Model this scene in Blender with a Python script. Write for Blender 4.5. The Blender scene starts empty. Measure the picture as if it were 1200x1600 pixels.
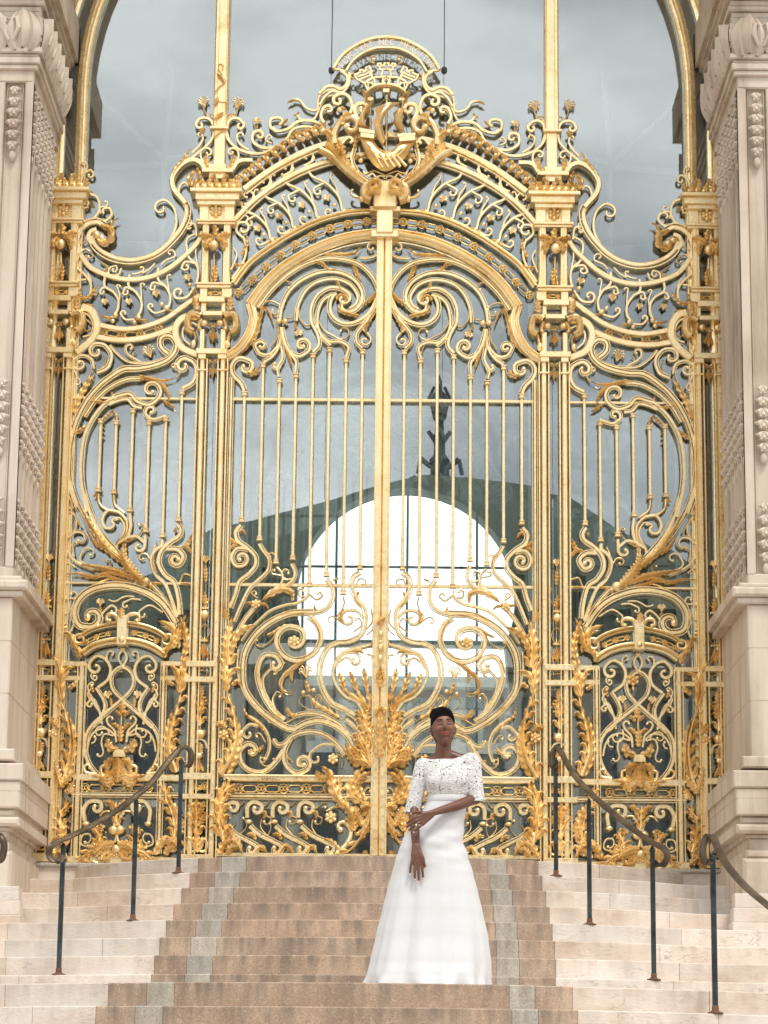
import bpy, math, random
from mathutils import Vector, Matrix, noise
random.seed(7)
R = math.radians
sc = bpy.context.scene
COL = sc.collection

# ---------------------------------------------------------------- camera
CAM = Vector((0.118, -22.6, -1.90))
YAW, PITCH, ROLL, FPX = R(-0.2504), R(12.6636), R(0.5938), 4062.4      # FPX: focal length in pixels of a 1200 x 1600 frame
FW = Vector((math.sin(YAW)*math.cos(PITCH), math.cos(YAW)*math.cos(PITCH), math.sin(PITCH)))
_rt = Vector((math.cos(YAW), -math.sin(YAW), 0)); _up = _rt.cross(FW)
RT = _rt*math.cos(ROLL)+_up*math.sin(ROLL); UP = -_rt*math.sin(ROLL)+_up*math.cos(ROLL)
cd = bpy.data.cameras.new('camera'); cam = bpy.data.objects.new('camera', cd); COL.objects.link(cam)
cam.matrix_world = Matrix(((RT.x, UP.x, -FW.x, CAM.x), (RT.y, UP.y, -FW.y, CAM.y), (RT.z, UP.z, -FW.z, CAM.z), (0, 0, 0, 1)))
cd.sensor_fit = 'VERTICAL'; cd.sensor_height = 36; cd.lens = FPX/1600*36
cd.clip_start = .1; cd.clip_end = 3000
sc.camera = cam
sc.render.resolution_x = 768; sc.render.resolution_y = 1024

# ---------------------------------------------------------------- light: a bright overcast day
SUN_EL, SUN_AZ = R(58), R(155)        # azimuth clockwise from +y (north); the sun stands high behind the photographer
w = bpy.data.worlds.new('World'); sc.world = w; w.use_nodes = True
nt = w.node_tree; nt.nodes.clear()
def wn(t, **k):
    n = nt.nodes.new(t)
    for a, b in k.items(): setattr(n, a, b)
    return n
sky = wn('ShaderNodeTexSky', sky_type='NISHITA', sun_disc=False, sun_elevation=SUN_EL, sun_rotation=SUN_AZ)
tc = wn('ShaderNodeTexCoord'); mp = wn('ShaderNodeMapping'); mp.inputs['Scale'].default_value = (1, 1, 2.2)
n1 = wn('ShaderNodeTexNoise'); n1.inputs['Scale'].default_value = 4.2; n1.inputs['Detail'].default_value = 7; n1.inputs['Roughness'].default_value = .55
cr = wn('ShaderNodeValToRGB')
cr.color_ramp.elements[0].position = .38; cr.color_ramp.elements[0].color = (.40, .415, .43, 1)
cr.color_ramp.elements[1].position = .62; cr.color_ramp.elements[1].color = (1, .99, .97, 1)
sc_ = wn('ShaderNodeVectorMath', operation='SCALE'); sc_.inputs['Scale'].default_value = 18.5
mx = wn('ShaderNodeMix', data_type='RGBA'); mx.inputs['Factor'].default_value = .95
bg = wn('ShaderNodeBackground'); bg.inputs['Strength'].default_value = .1
out = wn('ShaderNodeOutputWorld')
L_ = nt.links.new
sx = wn('ShaderNodeSeparateXYZ'); L_(tc.outputs['Generated'], sx.inputs[0])
gl = wn('ShaderNodeMapRange'); gl.interpolation_type = 'SMOOTHSTEP'; gl.inputs['From Min'].default_value = .25; gl.inputs['From Max'].default_value = .95; gl.inputs['To Min'].default_value = 18.5; gl.inputs['To Max'].default_value = 40
L_(sx.outputs['Y'], gl.inputs['Value']); L_(gl.outputs[0], sc_.inputs['Scale'])   # the cloud is thinner and brighter beyond the building
L_(tc.outputs['Generated'], mp.inputs['Vector']); L_(mp.outputs[0], n1.inputs['Vector']); L_(n1.outputs['Fac'], cr.inputs['Fac'])
L_(cr.outputs[0], sc_.inputs[0]); L_(sky.outputs[0], mx.inputs['A']); L_(sc_.outputs[0], mx.inputs['B']); L_(mx.outputs['Result'], bg.inputs['Color']); L_(bg.outputs[0], out.inputs['Surface'])
sd = bpy.data.lights.new('sun', 'SUN'); sd.energy = 2.0; sd.angle = R(14); sd.color = (1, .95, .88)
so = bpy.data.objects.new('sun', sd); COL.objects.link(so)
sdir = Vector((math.sin(SUN_AZ)*math.cos(SUN_EL), math.cos(SUN_AZ)*math.cos(SUN_EL), math.sin(SUN_EL)))
so.rotation_euler = sdir.to_track_quat('Z', 'Y').to_euler(); so.location = (0, -10, 30)
vs = sc.view_settings; vs.view_transform = 'Standard'; vs.look = 'None'; vs.gamma = 1; vs.exposure = 0.15; vs.use_curve_mapping = False

# ---------------------------------------------------------------- measuring: photograph pixel -> point on a world plane
def U(px, py, Y=0.0):
    d = FW*FPX + RT*(px-600) + UP*(800-py)
    return CAM + d*((Y-CAM.y)/d.y)
def UZ(px, py, Z):
    d = FW*FPX + RT*(px-600) + UP*(800-py)
    return CAM + d*((Z-CAM.z)/d.z)
PX = 22.6/FPX                      # one photograph pixel on the gate plane, metres

# ---------------------------------------------------------------- materials
def mat(name, col, rough=.6, metal=0.0, nodes=None, **kw):
    m = bpy.data.materials.new(name); m.use_nodes = True
    b = m.node_tree.nodes['Principled BSDF']
    b.inputs['Base Color'].default_value = (*col, 1); b.inputs['Roughness'].default_value = rough; b.inputs['Metallic'].default_value = metal
    for k, v in kw.items(): b.inputs[k].default_value = v
    if nodes: nodes(m.node_tree, b)
    return m
def noise_col(nt, b, cols, scale=3, detail=6, pos=(.3, .7), coord='Object', stretch=(1, 1, 1), bump=0, bscale=60, rough=None, mult=None):
    """colour from a noise ramp, optional bump, optional per-block tone attribute"""
    N = nt.nodes; K = nt.links.new
    t = N.new('ShaderNodeTexCoord'); mpn = N.new('ShaderNodeMapping'); mpn.inputs['Scale'].default_value = stretch
    K(t.outputs[coord], mpn.inputs['Vector'])
    n = N.new('ShaderNodeTexNoise'); n.inputs['Scale'].default_value = scale; n.inputs['Detail'].default_value = detail; n.inputs['Roughness'].default_value = .6
    K(mpn.outputs[0], n.inputs['Vector'])
    r = N.new('ShaderNodeValToRGB'); e = r.color_ramp.elements
    e[0].position = pos[0]; e[0].color = (*cols[0], 1); e[1].position = pos[1]; e[1].color = (*cols[-1], 1)
    for i, c in enumerate(cols[1:-1]):
        q = e.new(pos[0]+(pos[1]-pos[0])*(i+1)/(len(cols)-1)); q.color = (*c, 1)
    K(n.outputs['Fac'], r.inputs['Fac'])
    col = r.outputs[0]
    if mult:
        a = N.new('ShaderNodeAttribute'); a.attribute_name = mult
        m = N.new('ShaderNodeMix'); m.data_type = 'RGBA'; m.blend_type = 'MULTIPLY'; m.inputs['Factor'].default_value = 1
        K(col, m.inputs['A']); K(a.outputs['Color'], m.inputs['B']); col = m.outputs['Result']
    K(col, b.inputs['Base Color'])
    if bump:
        n2 = N.new('ShaderNodeTexNoise'); n2.inputs['Scale'].default_value = bscale; n2.inputs['Detail'].default_value = 5
        K(mpn.outputs[0], n2.inputs['Vector'])
        bp = N.new('ShaderNodeBump'); bp.inputs['Strength'].default_value = bump; bp.inputs['Distance'].default_value = .01
        K(n2.outputs['Fac'], bp.inputs['Height']); K(bp.outputs[0], b.inputs['Normal'])
    return n, r, col, mpn

def gold_nodes(cols, bump=.12, ro=.22):
    def f(nt, b):
        n, r, col, mpn = noise_col(nt, b, cols, scale=5, detail=9, pos=(.24, .58), bump=bump, bscale=22)
        N = nt.nodes; K = nt.links.new
        n3 = N.new('ShaderNodeTexNoise'); n3.inputs['Scale'].default_value = 30; n3.inputs['Detail'].default_value = 4
        K(mpn.outputs[0], n3.inputs['Vector'])
        mr = N.new('ShaderNodeMapRange'); mr.inputs['From Min'].default_value = .3; mr.inputs['From Max'].default_value = .7
        mr.inputs['To Min'].default_value = ro; mr.inputs['To Max'].default_value = ro+.2
        K(n3.outputs['Fac'], mr.inputs['Value']); K(mr.outputs[0], b.inputs['Roughness'])
    return f
GOLD = mat('gilded iron', (.9, .68, .3), .4, .82, gold_nodes([(.55, .38, .15), (.94, .735, .39), (.99, .82, .50)]))
GOLD2 = mat('old gilding on cast ornament', (.8, .5, .16), .4, .82, gold_nodes([(.42, .27, .10), (.84, .615, .29), (.95, .76, .45)], .12, .32))
GOLD3 = mat('pale gilding on flat bars', (.95, .78, .44), .42, .78, gold_nodes([(.74, .52, .22), (.965, .755, .41), (.985, .82, .50)], 0))

# ---------------------------------------------------------------- mesh accumulator
class Acc:
    def __init__(s): s.v = []; s.f = []
    def add(s, vs, fs):
        o = len(s.v); s.v += [tuple(p) for p in vs]; s.f += [tuple(i+o for i in f) for f in fs]
    def box(s, x0, x1, y0, y1, z0, z1, bev=0.0):
        b = min(bev, abs(x1-x0)*.3, abs(z1-z0)*.3)
        # front (y0) face is chamfered by b on all four sides
        q = [(x0, y1, z0), (x1, y1, z0), (x1, y1, z1), (x0, y1, z1),
             (x0, y0+b, z0), (x1, y0+b, z0), (x1, y0+b, z1), (x0, y0+b, z1)]
        f = [(0, 3, 2, 1), (0, 1, 5, 4), (1, 2, 6, 5), (2, 3, 7, 6), (3, 0, 4, 7)]
        if b > 0:
            q += [(x0+b, y0, z0+b), (x1-b, y0, z0+b), (x1-b, y0, z1-b), (x0+b, y0, z1-b)]
            f += [(4, 5, 9, 8), (5, 6, 10, 9), (6, 7, 11, 10), (7, 4, 8, 11), (8, 9, 10, 11)]
        else: f += [(4, 5, 6, 7)]
        s.add(q, f)
    def ball(s, c, r, sy=1.0, sx=1.0, sz=1.0, n=10, m=7):
        vs = []; fs = []
        for i in range(m+1):
            a = math.pi*i/m
            for j in range(n):
                t = 2*math.pi*j/n
                vs.append((c[0]+sx*r*math.sin(a)*math.cos(t), c[1]+sy*r*math.sin(a)*math.sin(t), c[2]+sz*r*math.cos(a)))
        for i in range(m):
            for j in range(n):
                fs.append((i*n+j, i*n+(j+1) % n, (i+1)*n+(j+1) % n, (i+1)*n+j))
        s.add(vs, fs)
    def tube(s, pts, rad, n=10, closed_ends=True):
        """round tube along 3-D points; rad is a number or a list"""
        P = [Vector(p) for p in pts]; m = len(P)
        rad = rad if isinstance(rad, (list, tuple)) else [rad]*m
        vs = []; fs = []; prev = None
        for i, p in enumerate(P):
            t = (P[min(i+1, m-1)]-P[max(i-1, 0)]).normalized()
            if prev is None:
                a = Vector((0, 1, 0)) if abs(t.y) < .9 else Vector((1, 0, 0))
                u = t.cross(a).normalized()
            else: u = (prev-t*prev.dot(t)).normalized()
            prev = u; v_ = t.cross(u)
            for j in range(n):
                an = 2*math.pi*j/n
                vs.append(p+(u*math.cos(an)+v_*math.sin(an))*rad[i])
        for i in range(m-1):
            for j in range(n): fs.append((i*n+j, i*n+(j+1) % n, (i+1)*n+(j+1) % n, (i+1)*n+j))
        if closed_ends: fs += [tuple(range(n-1, -1, -1)), tuple((m-1)*n+j for j in range(n))]
        s.add(vs, fs)
    def lathe(s, prof, c, n=24, axis='z'):
        """prof: (radius, height) pairs"""
        vs = []; fs = []; m = len(prof)
        for r_, h in prof:
            for j in range(n):
                a = 2*math.pi*j/n; x, y = r_*math.cos(a), r_*math.sin(a)
                vs.append((c[0]+x, c[1]+y, c[2]+h) if axis == 'z' else (c[0]+x, c[1]-h, c[2]+y))
        for i in range(m-1):
            for j in range(n): fs.append((i*n+j, i*n+(j+1) % n, (i+1)*n+(j+1) % n, (i+1)*n+j))
        fs += [tuple(range(n-1, -1, -1)), tuple((m-1)*n+j for j in range(n))]
        s.add(vs, fs)
    def prism(s, poly, y0, y1, bulge=0):
        """poly in (x, z), y0 front"""
        n = len(poly); vs = [(x, y0, z) for x, z in poly]+[(x, y1, z) for x, z in poly]
        fs = [tuple(range(n)), tuple(range(2*n-1, n-1, -1))]+[(i, (i+1) % n, n+(i+1) % n, n+i) for i in range(n)]
        s.add(vs, fs)
    def build(s, name, m, parent=None, mirror=False, shift=0.0, smooth=True, angle=38, dy=0.0):
        v = [(x+shift, y+dy, z) for x, y, z in s.v]; f = s.f
        if mirror: v = [(-x, y, z) for x, y, z in v]; f = [t[::-1] for t in f]
        me = bpy.data.meshes.new(name); me.from_pydata(v, [], f); me.validate(); me.update()
        ob = bpy.data.objects.new(name, me); COL.objects.link(ob)
        ms = m if isinstance(m, (list, tuple)) else [m]
        for q in ms: me.materials.append(q)
        import bmesh
        bm = bmesh.new(); bm.from_mesh(me); bmesh.ops.recalc_face_normals(bm, faces=bm.faces); bm.to_mesh(me); bm.free()
        if smooth:
            me.polygons.foreach_set('use_smooth', [True]*len(me.polygons)); me.set_sharp_from_angle(angle=R(angle))
        if parent: ob.parent = parent; ob.matrix_parent_inverse = parent.matrix_world.inverted()
        return ob

def thing(name, label, cat, loc=(0, 0, 0), group=None):
    o = bpy.data.objects.new(name, None); COL.objects.link(o); o.location = loc; o.empty_display_size = .2
    o.matrix_world = Matrix.Translation(Vector(loc))
    tag(o, label, cat, group); return o
def tag(o, label=None, cat=None, group=None, kind=None):
    if label: o['label'] = label
    if cat: o['category'] = cat
    if group: o['group'] = group
    if kind: o['kind'] = kind
    return o

# ---------------------------------------------------------------- scrollwork kit
def _bar(a, b, h=1.0):
    c = (b-a)*.18
    return [(a, 0), (a, h*.86), (a+c, h), (b-c, h), (b, h*.86), (b, 0)]
PROF = {   # each profile: closed loops of (across, forward); several loops are parallel bars with a true gap between them
 'f': [[(-.5, 0), (-.5, .8), (-.36, 1), (.36, 1), (.5, .8), (.5, 0)]],
 'g': [_bar(-.54, .14), _bar(.30, .54, .9)],
 'k': [_bar(-.14, .54), _bar(-.54, -.30, .9)],
 'h': [_bar(-.54, -.37, .9), _bar(-.24, .24), _bar(.37, .54, .9)],
 'r': [[(-.5, 0), (-.46, .5), (-.28, .87), (0, 1), (.28, .87), (.46, .5), (.5, 0)]],
 'm': [[(-.5, 0), (-.5, .6), (-.44, .75), (-.36, .75), (-.33, .4), (-.12, .45), (-.08, .95), (.05, 1.1), (.2, 1), (.24, .62), (.42, .58), (.46, .4), (.5, .35), (.5, 0)]],
}
CROPS = {'A': (60, 0, 4), 'B': (340, 40, 4), 'C': (60, 380, 4), 'D': (340, 340, 4), 'E': (60, 740, 4), 'F': (340, 720, 4), 'G': (60, 1000, 4),
         'H': (340, 1000, 4), 'I': (480, 940, 4), 'J': (270, 990, 4.324), 'K': (60, 1000, 4.444), 'M': (260, 90, 6.667), 'N': (60, 240, 4.444),
         'L': (265, 280, 5), 'Q': (500, 50, 5.714), 'X': (0, 0, 1)}
def cr_pts(P, w, step, smooth=True):
    """Catmull-Rom through P, resampled; w list of widths per control point"""
    if smooth:
        Q = [P[0]*2-P[1]]+P+[P[-1]*2-P[-2]]
    out = []; wo = []
    for i in range(len(P)-1):
        L = (P[i+1]-P[i]).length; n = max(1, int(L/step+.5)) if smooth else 1
        for k in range(n):
            t = k/n
            if smooth:
                a, b, c, d = Q[i], Q[i+1], Q[i+2], Q[i+3]
                p = .5*((2*b)+(-a+c)*t+(2*a-5*b+4*c-d)*t*t+(-a+3*b-3*c+d)*t**3)
            else: p = P[i]
            out.append(p); wo.append(w[i]+(w[i+1]-w[i])*t)
    out.append(P[-1]); wo.append(w[-1])
    return out, wo
def sweep(A, P, W, prof='r', D=None, yo=0.0, closed=False):
    for pr in PROF[prof]: _sweep(A, P, W, pr, D, yo, closed)
def _sweep(A, P, W, pr, D, yo, closed):
    n = len(pr); m = len(P); vs = []; fs = []
    for i, p in enumerate(P):
        if closed: t = P[(i+1) % m]-P[i-1]
        else: t = P[min(i+1, m-1)]-P[max(i-1, 0)]
        if t.length < 1e-9: t = Vector((1, 0))
        t.normalize(); nx, nz = -t.y, t.x
        # mitre on sharp polylines
        w_ = W[i]
        if 0 < i < m-1:
            a = (P[i]-P[i-1]); b = (P[i+1]-P[i])
            if a.length > 1e-9 and b.length > 1e-9:
                c = max(.5, math.sqrt(max(0, (1+a.normalized().dot(b.normalized()))/2))); w_ = W[i]/c
        dd = D if D else .014+.55*W[i]
        for s_, k in pr: vs.append((p.x+nx*s_*w_, yo-k*dd, p.y+nz*s_*w_))
    for i in range(m if closed else m-1):
        j = (i+1) % m
        for k in range(n):
            l = (k+1) % n
            fs.append((i*n+k, i*n+l, j*n+l, j*n+k))
    if not closed: fs += [tuple(range(n)), tuple((m-1)*n+k for k in range(n-1, -1, -1))]
    A.add(vs, fs)
def leaf(A, P, w, lobes=6, yo=0.0, D=None, curl=.3, tip=.9):
    P, _ = cr_pts(P, [1]*len(P), PX*3); m = max(lobes*4, 8)
    # resample to m even stations
    L = [0]
    for i in range(1, len(P)): L.append(L[-1]+(P[i]-P[i-1]).length)
    tot = L[-1] or 1e-6
    def at(t):
        t = max(0, min(1, t))*tot
        for i in range(1, len(P)):
            if L[i] >= t:
                q = (t-L[i-1])/max(1e-9, L[i]-L[i-1]); return P[i-1].lerp(P[i], q)
        return P[-1].copy()
    D = D or .5*w+.012; S = [-1, -.72, -.4, -.14, 0, .14, .4, .72, 1]
    KD = [.12, .55, .42, .8, 1, .8, .42, .55, .12]
    vs = []; fs = []; ns = len(S)+1
    for i in range(m+1):
        t = i/m; c = at(t); tg = at(min(1, t+.02))-at(max(0, t-.02))
        if tg.length < 1e-9: tg = Vector((0, 1))
        tg.normalize(); nx = Vector((-tg.y, tg.x))
        env = (math.sin(math.pi*min(1, (t*.86+.14)))**.6)*(1-t**6*.6)
        fr = (t*lobes) % 1.0; lob = .66+.34*math.sin(math.pi*min(1, fr*1.12))**.8 if lobes > 1 else 1
        for k, s_ in enumerate(S):
            hw = w/2*env*(lob if abs(s_) > .5 else 1)
            q = c+nx*s_*hw+tg*(abs(s_)*hw*.32)
            dd = D*KD[k]*(.45+.55*env)+curl*w*(t**2)
            if abs(s_) in (.72, .4): dd *= .8+.35*math.sin(2*math.pi*fr+.6)
            vs.append((q.x, yo-dd, q.y))
        vs.append((c.x, yo+.2*D-curl*w*(t**2)*.6, c.y))
    for i in range(m):
        for k in range(ns):
            l = (k+1) % ns
            fs.append((i*ns+k, i*ns+l, (i+1)*ns+l, (i+1)*ns+k))
    fs += [tuple(range(ns)), tuple(m*ns+k for k in range(ns-1, -1, -1))]
    A.add(vs, fs)
def acanthus(A, P, w, n=6, side=0, yo=0.0):
    """a leafy spray: round stem with curling leaflets"""
    Q, _ = cr_pts(P, [1]*len(P), PX*2); m = len(Q)
    W = [w*.34*(1-.55*i/m) for i in range(m)]
    sweep(A, Q, W, 'r', D=w*.42, yo=yo)
    for j in range(n):
        i = int((j+.35)/n*(m-2)); c = Q[i]; t = (Q[min(i+2, m-1)]-Q[max(0, i-2)]).normalized(); nn = Vector((-t.y, t.x))
        e = 1-.35*(j/n)
        for s_ in ((-1, 1) if side == 0 else (side,)):
            if side == 0 and s_ > 0: c2 = c+t*w*.18
            else: c2 = c
            a = c2+nn*s_*w*.05; L = w*.62*e
            pts = [a-t*L*.4, a+t*L*.25+nn*s_*L*.35, a+t*L*.75+nn*s_*L*.62, a+t*L*.8+nn*s_*L*.98, a+t*L*.5+nn*s_*L*1.08]
            leaf(A, pts, w*.52*e, 2, yo=yo-w*.12, D=w*.30, curl=.35)
        if side != 0:
            a = c; leaf(A, [a-t*w*.3, a+t*w*.1, a+t*w*.55-nn*side*w*.16], w*.34*e, 3, yo=yo-w*.1, D=w*.25)
def flower(A, c, r, petals=6, yo=0.0):
    vs = []; fs = []; n = petals*6; rings = [0, .22, .3, .6, .85, 1.0, .98]; hs = [.75, .6, .3, .62, .6, .2, -.1]
    for q, h in zip(rings, hs):
        for j in range(n):
            a = 2*math.pi*j/n; k = abs(math.sin(a*petals/2))**.5
            rr = r*q*(1 if q < .31 else .72+.28*k); hh = h*(1 if q < .31 else .55+.45*k)
            vs.append((c[0]+rr*math.cos(a), yo-r*hh, c[1]+rr*math.sin(a)))
    for i in range(len(rings)-1):
        for j in range(n): fs.append((i*n+j, i*n+(j+1) % n, (i+1)*n+(j+1) % n, (i+1)*n+j))
    A.add(vs, fs)
def palmette(A, c, r, ang=90, yo=0.0, n=6):
    for i in range(n):
        a = R(ang)+R(-75+150*i/(n-1)); e = .8+.2*math.cos(R(-75+150*i/(n-1)))
        d = Vector((math.cos(a), math.sin(a))); base = Vector(c)-Vector((math.cos(R(ang)), math.sin(R(ang))))*r*.7
        s_ = -1 if i < n/2 else 1; nn = Vector((-d.y, d.x))*s_
        tipp = Vector(c)+d*r*.55*e
        P = [base, base.lerp(tipp, .5), tipp, tipp+d*r*.18+nn*r*.16, tipp+nn*r*.28]
        Q, W = cr_pts(P, [PX*1.1, PX*1.6, PX*2.4, PX*2, PX*1.3], PX*2)
        sweep(A, Q, W, 'r', D=.012, yo=yo)
def chain(A, P, w, size, yo=0.0):
    Q, _ = cr_pts(P, [1]*len(P), PX*1); L = 0; out = [(Q[0], Q[1]-Q[0])]
    for i in range(1, len(Q)):
        L += (Q[i]-Q[i-1]).length
        if L >= size: out.append((Q[i], Q[i]-Q[i-1])); L = 0
    for k, (c, t) in enumerate(out):
        t = t.normalized(); n = Vector((-t.y, t.x)); r = size*.43
        if k % 2 == 0:
            ring = [c+(t*math.cos(a)+n*math.sin(a))*r for a in [2*math.pi*i/14 for i in range(14)]]
            sweep(A, ring, [w]*14, 'r', D=.02, yo=yo, closed=True)
            for s_ in (-1, 1):
                q = [c-t*r*.9-n*s_*r*.3, c-t*r*.3+n*s_*r*.5, c+t*r*.3-n*s_*r*.5, c+t*r*.9+n*s_*r*.3]
                q, ww = cr_pts(q, [w*.9]*4, PX*2); sweep(A, q, ww, 'r', D=.028, yo=yo)
        else:
            ring = []
            for i in range(18):
                a = 2*math.pi*i/18; ring.append(c+t*math.cos(a)*size*.62+n*math.sin(a)*r*(.62+.45*abs(math.cos(a))))
            sweep(A, ring, [w]*18, 'r', D=.02, yo=yo, closed=True)
NAMES = {'S': 'scroll', 'P': 'rail', 'V': 'stile', 'H': 'rail', 'L': 'leaf', 'A': 'acanthus', 'F': 'rosette', 'O': 'boss', 'B': 'block', 'Y': 'palmette', 'C': 'chain_frieze', 'T': 'bar', 'W': 'volute'}
SYM = None
def pt(c, s):
    ox, oy, k = CROPS[c]; x, y = s[:2]
    q = U(ox+x/k, oy+y/k, 0.0); return Vector((q.x, q.z))
def run(text, dx=0.0):
    """parse the scrollwork list into (name, Acc, material, children)"""
    parts = []
    for line in text.strip().splitlines():
        line = line.split('#')[0].strip()
        if not line: continue
        tk = line.split(); T = tk[0]; spec = tk[1]; c = tk[2]; rest = tk[3:]
        name = NAMES[T[0]]; yo = None; D = None; sym = None; m = None; tgt = None
        pts = []
        for q in rest:
            if q[0] == 'y': yo = -float(q[1:])
            elif q[0] == 'd': D = float(q[1:])
            elif q[0] == '%': sym = float(q[1:])
            elif q[0] == '=': name = q[1:]
            elif q == '+': tgt = parts[-1][1]
            elif q[0] == '@': pts.append(('@',)+tuple(float(v) for v in q[1:].split(',')))
            else: pts.append(tuple(float(v) for v in q.split(',')))
        num = ''.join(ch for ch in spec if ch in '0123456789.,-'); let = ''.join(ch for ch in spec if ch.isalpha())
        nums = [float(v) for v in num.split(',') if v]
        sets = [pts]
        if sym is not None:
            sets.append([(('@', 2*sym-p[1])+p[2:] if p[0] == '@' else (2*sym-p[0],)+p[1:]) for p in pts])
        for si, pts in enumerate(sets):
            A = tgt if tgt else Acc(); Tt = T[0]
            if Tt in 'SPW':
                ks = PX*((.85 if let[:1] in ('g', 'h', 'k') else .76) if Tt == 'S' else .92); w0 = nums[0]*ks; w1 = (nums[1] if len(nums) > 1 else nums[0])*ks
                st = pts[0] if pts[0][0] == '@' else None; en = pts[-1] if pts[-1][0] == '@' else None
                P = [pt(c, q) for q in pts if q[0] != '@']
                def spiral(P, e):
                    C = pt(c, e[1:3]); k = e[3] if len(e) > 3 else 1
                    p = P[-1]; t = p-P[-2]; r = p-C; sg = 1 if r.x*t.y-r.y*t.x > 0 else -1
                    a0 = math.atan2(r.y, r.x); r0 = r.length; r1 = max(w1*.55, r0*.25); N = max(4, int(k*12)); o = []
                    for i in range(1, N+1):
                        f = i/N; rr = r0*(r1/r0)**f; a = a0+sg*2*math.pi*k*f
                        o.append(C+Vector((math.cos(a), math.sin(a)))*rr)
                    return o
                if len(P) == 1:
                    e_ = en or st; C = pt(c, e_[1:3]); r_ = P[0]-C; a_ = math.atan2(r_.y, r_.x)-.5; P = [C+Vector((math.cos(a_), math.sin(a_)))*r_.length*1.25]+P
                ends = []
                if en: o = spiral(P, en); P = P+o; ends.append(o[-1])
                if st: o = spiral(P[::-1], st); P = o[::-1]+P; ends.append(o[-1])
                W = [w0+(w1-w0)*i/(len(P)-1) for i in range(len(P))]
                if en: # thin slightly towards the eye
                    for i in range(len(P)): W[i] *= 1-.3*max(0, (i-(len(P)-8))/8)
                Q, W2 = cr_pts(P, W, PX*3, Tt != 'P')
                Z = yo if yo is not None else 0
                prof = let[0] if let else 'r'; D = (D if D else .014+.5*max(w0, w1))*(1+.09*random.random()); Z -= .0015*random.random()
                sweep(A, Q, W2, prof, D, Z)
                for e_ in ends: A.ball((e_.x, Z-.6*(D or .014+.5*w1), e_.y), max(w1*.52, PX*2.4), n=8, m=6)
                m = GOLD3 if prof in 'fghkm' else GOLD
            elif Tt in 'VHT':
                P = [pt(c, q) for q in pts]
                if Tt == 'H': D = (D or .03)-.004; z = (P[0].y+P[1].y)/2; P[0].y = P[1].y = z
                else: x = (P[0].x+P[1].x)/2; P[0].x = P[1].x = x
                sweep(A, P, [nums[0]*PX]*2, let[0] if let else 'f', D or .03, yo if yo is not None else 0)
                m = GOLD3
                if Tt == 'T':
                    parts.append(['bar', A, m, []])
                    for e, up in ((P[0], 1), (P[1], -1)):
                        K = Acc(); w_ = nums[0]*PX; s = PX
                        for a_, b_, hw in ((-1.0, 1.2, 4.6), (1.2, 4.2, 3.3), (4.2, 6.0, 4.3)):
                            z0, z1 = e.y-up*a_*s, e.y-up*b_*s
                            K.box(e.x-hw*s, e.x+hw*s, -.045-.004*(hw-3), .006, min(z0, z1), max(z0, z1), .003)
                        parts[-1][3].append(('collar', K, GOLD2))
                    continue
            elif Tt == 'L':
                leaf(A, [pt(c, q) for q in pts], nums[0]*PX, int(nums[1]) if len(nums) > 1 else 5, yo if yo is not None else -.012, D); m = GOLD2
            elif Tt == 'A':
                sd_ = int(nums[2]) if len(nums) > 2 else 0
                acanthus(A, [pt(c, q) for q in pts], nums[0]*PX, int(nums[1]) if len(nums) > 1 else 6, sd_*(-1 if si else 1), yo if yo is not None else -.01); m = GOLD2
            elif Tt == 'F':
                flower(A, pt(c, pts[0]), nums[0]*PX, 6, yo if yo is not None else -.02); m = GOLD2
            elif Tt == 'O':
                q = pt(c, pts[0]); A.ball((q.x, (yo if yo is not None else -.02), q.y), nums[0]*PX, sy=.8, sz=(nums[1] if len(nums) > 1 else 1)); m = GOLD2
            elif Tt == 'B':
                a, b = pts[0], pts[1]; mx_, my_ = (a[0]+b[0])/2, (a[1]+b[1])/2
                x0, x1 = pt(c, (a[0], my_)).x, pt(c, (b[0], my_)).x; z1, z0 = pt(c, (mx_, a[1])).y, pt(c, (mx_, b[1])).y
                A.box(min(x0, x1), max(x0, x1), -(D or .06)+(yo or 0), .02, z0, z1, .005); m = GOLD3
            elif Tt == 'Y':
                palmette(A, pt(c, pts[0]), nums[0]*PX, (180-nums[1] if si else nums[1]) if len(nums) > 1 else 90, yo if yo is not None else -.01); m = GOLD2
            elif Tt == 'C':
                chain(A, [pt(c, q) for q in pts], nums[0]*PX, nums[1]*PX, yo or 0); m = GOLD
            if 'X' in let: m = GOLD2
            if not tgt: parts.append([name, A, m, []])
    return parts
def place(parts, parent, mirror=False, shift=0.0, dy=0.0):
    for name, A, m, ch in parts:
        o = A.build(name, m, parent, mirror, shift, dy=dy)
        for n2, A2, m2 in ch:
            A2.build(n2, m2, o, mirror, shift, dy=dy)
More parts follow.
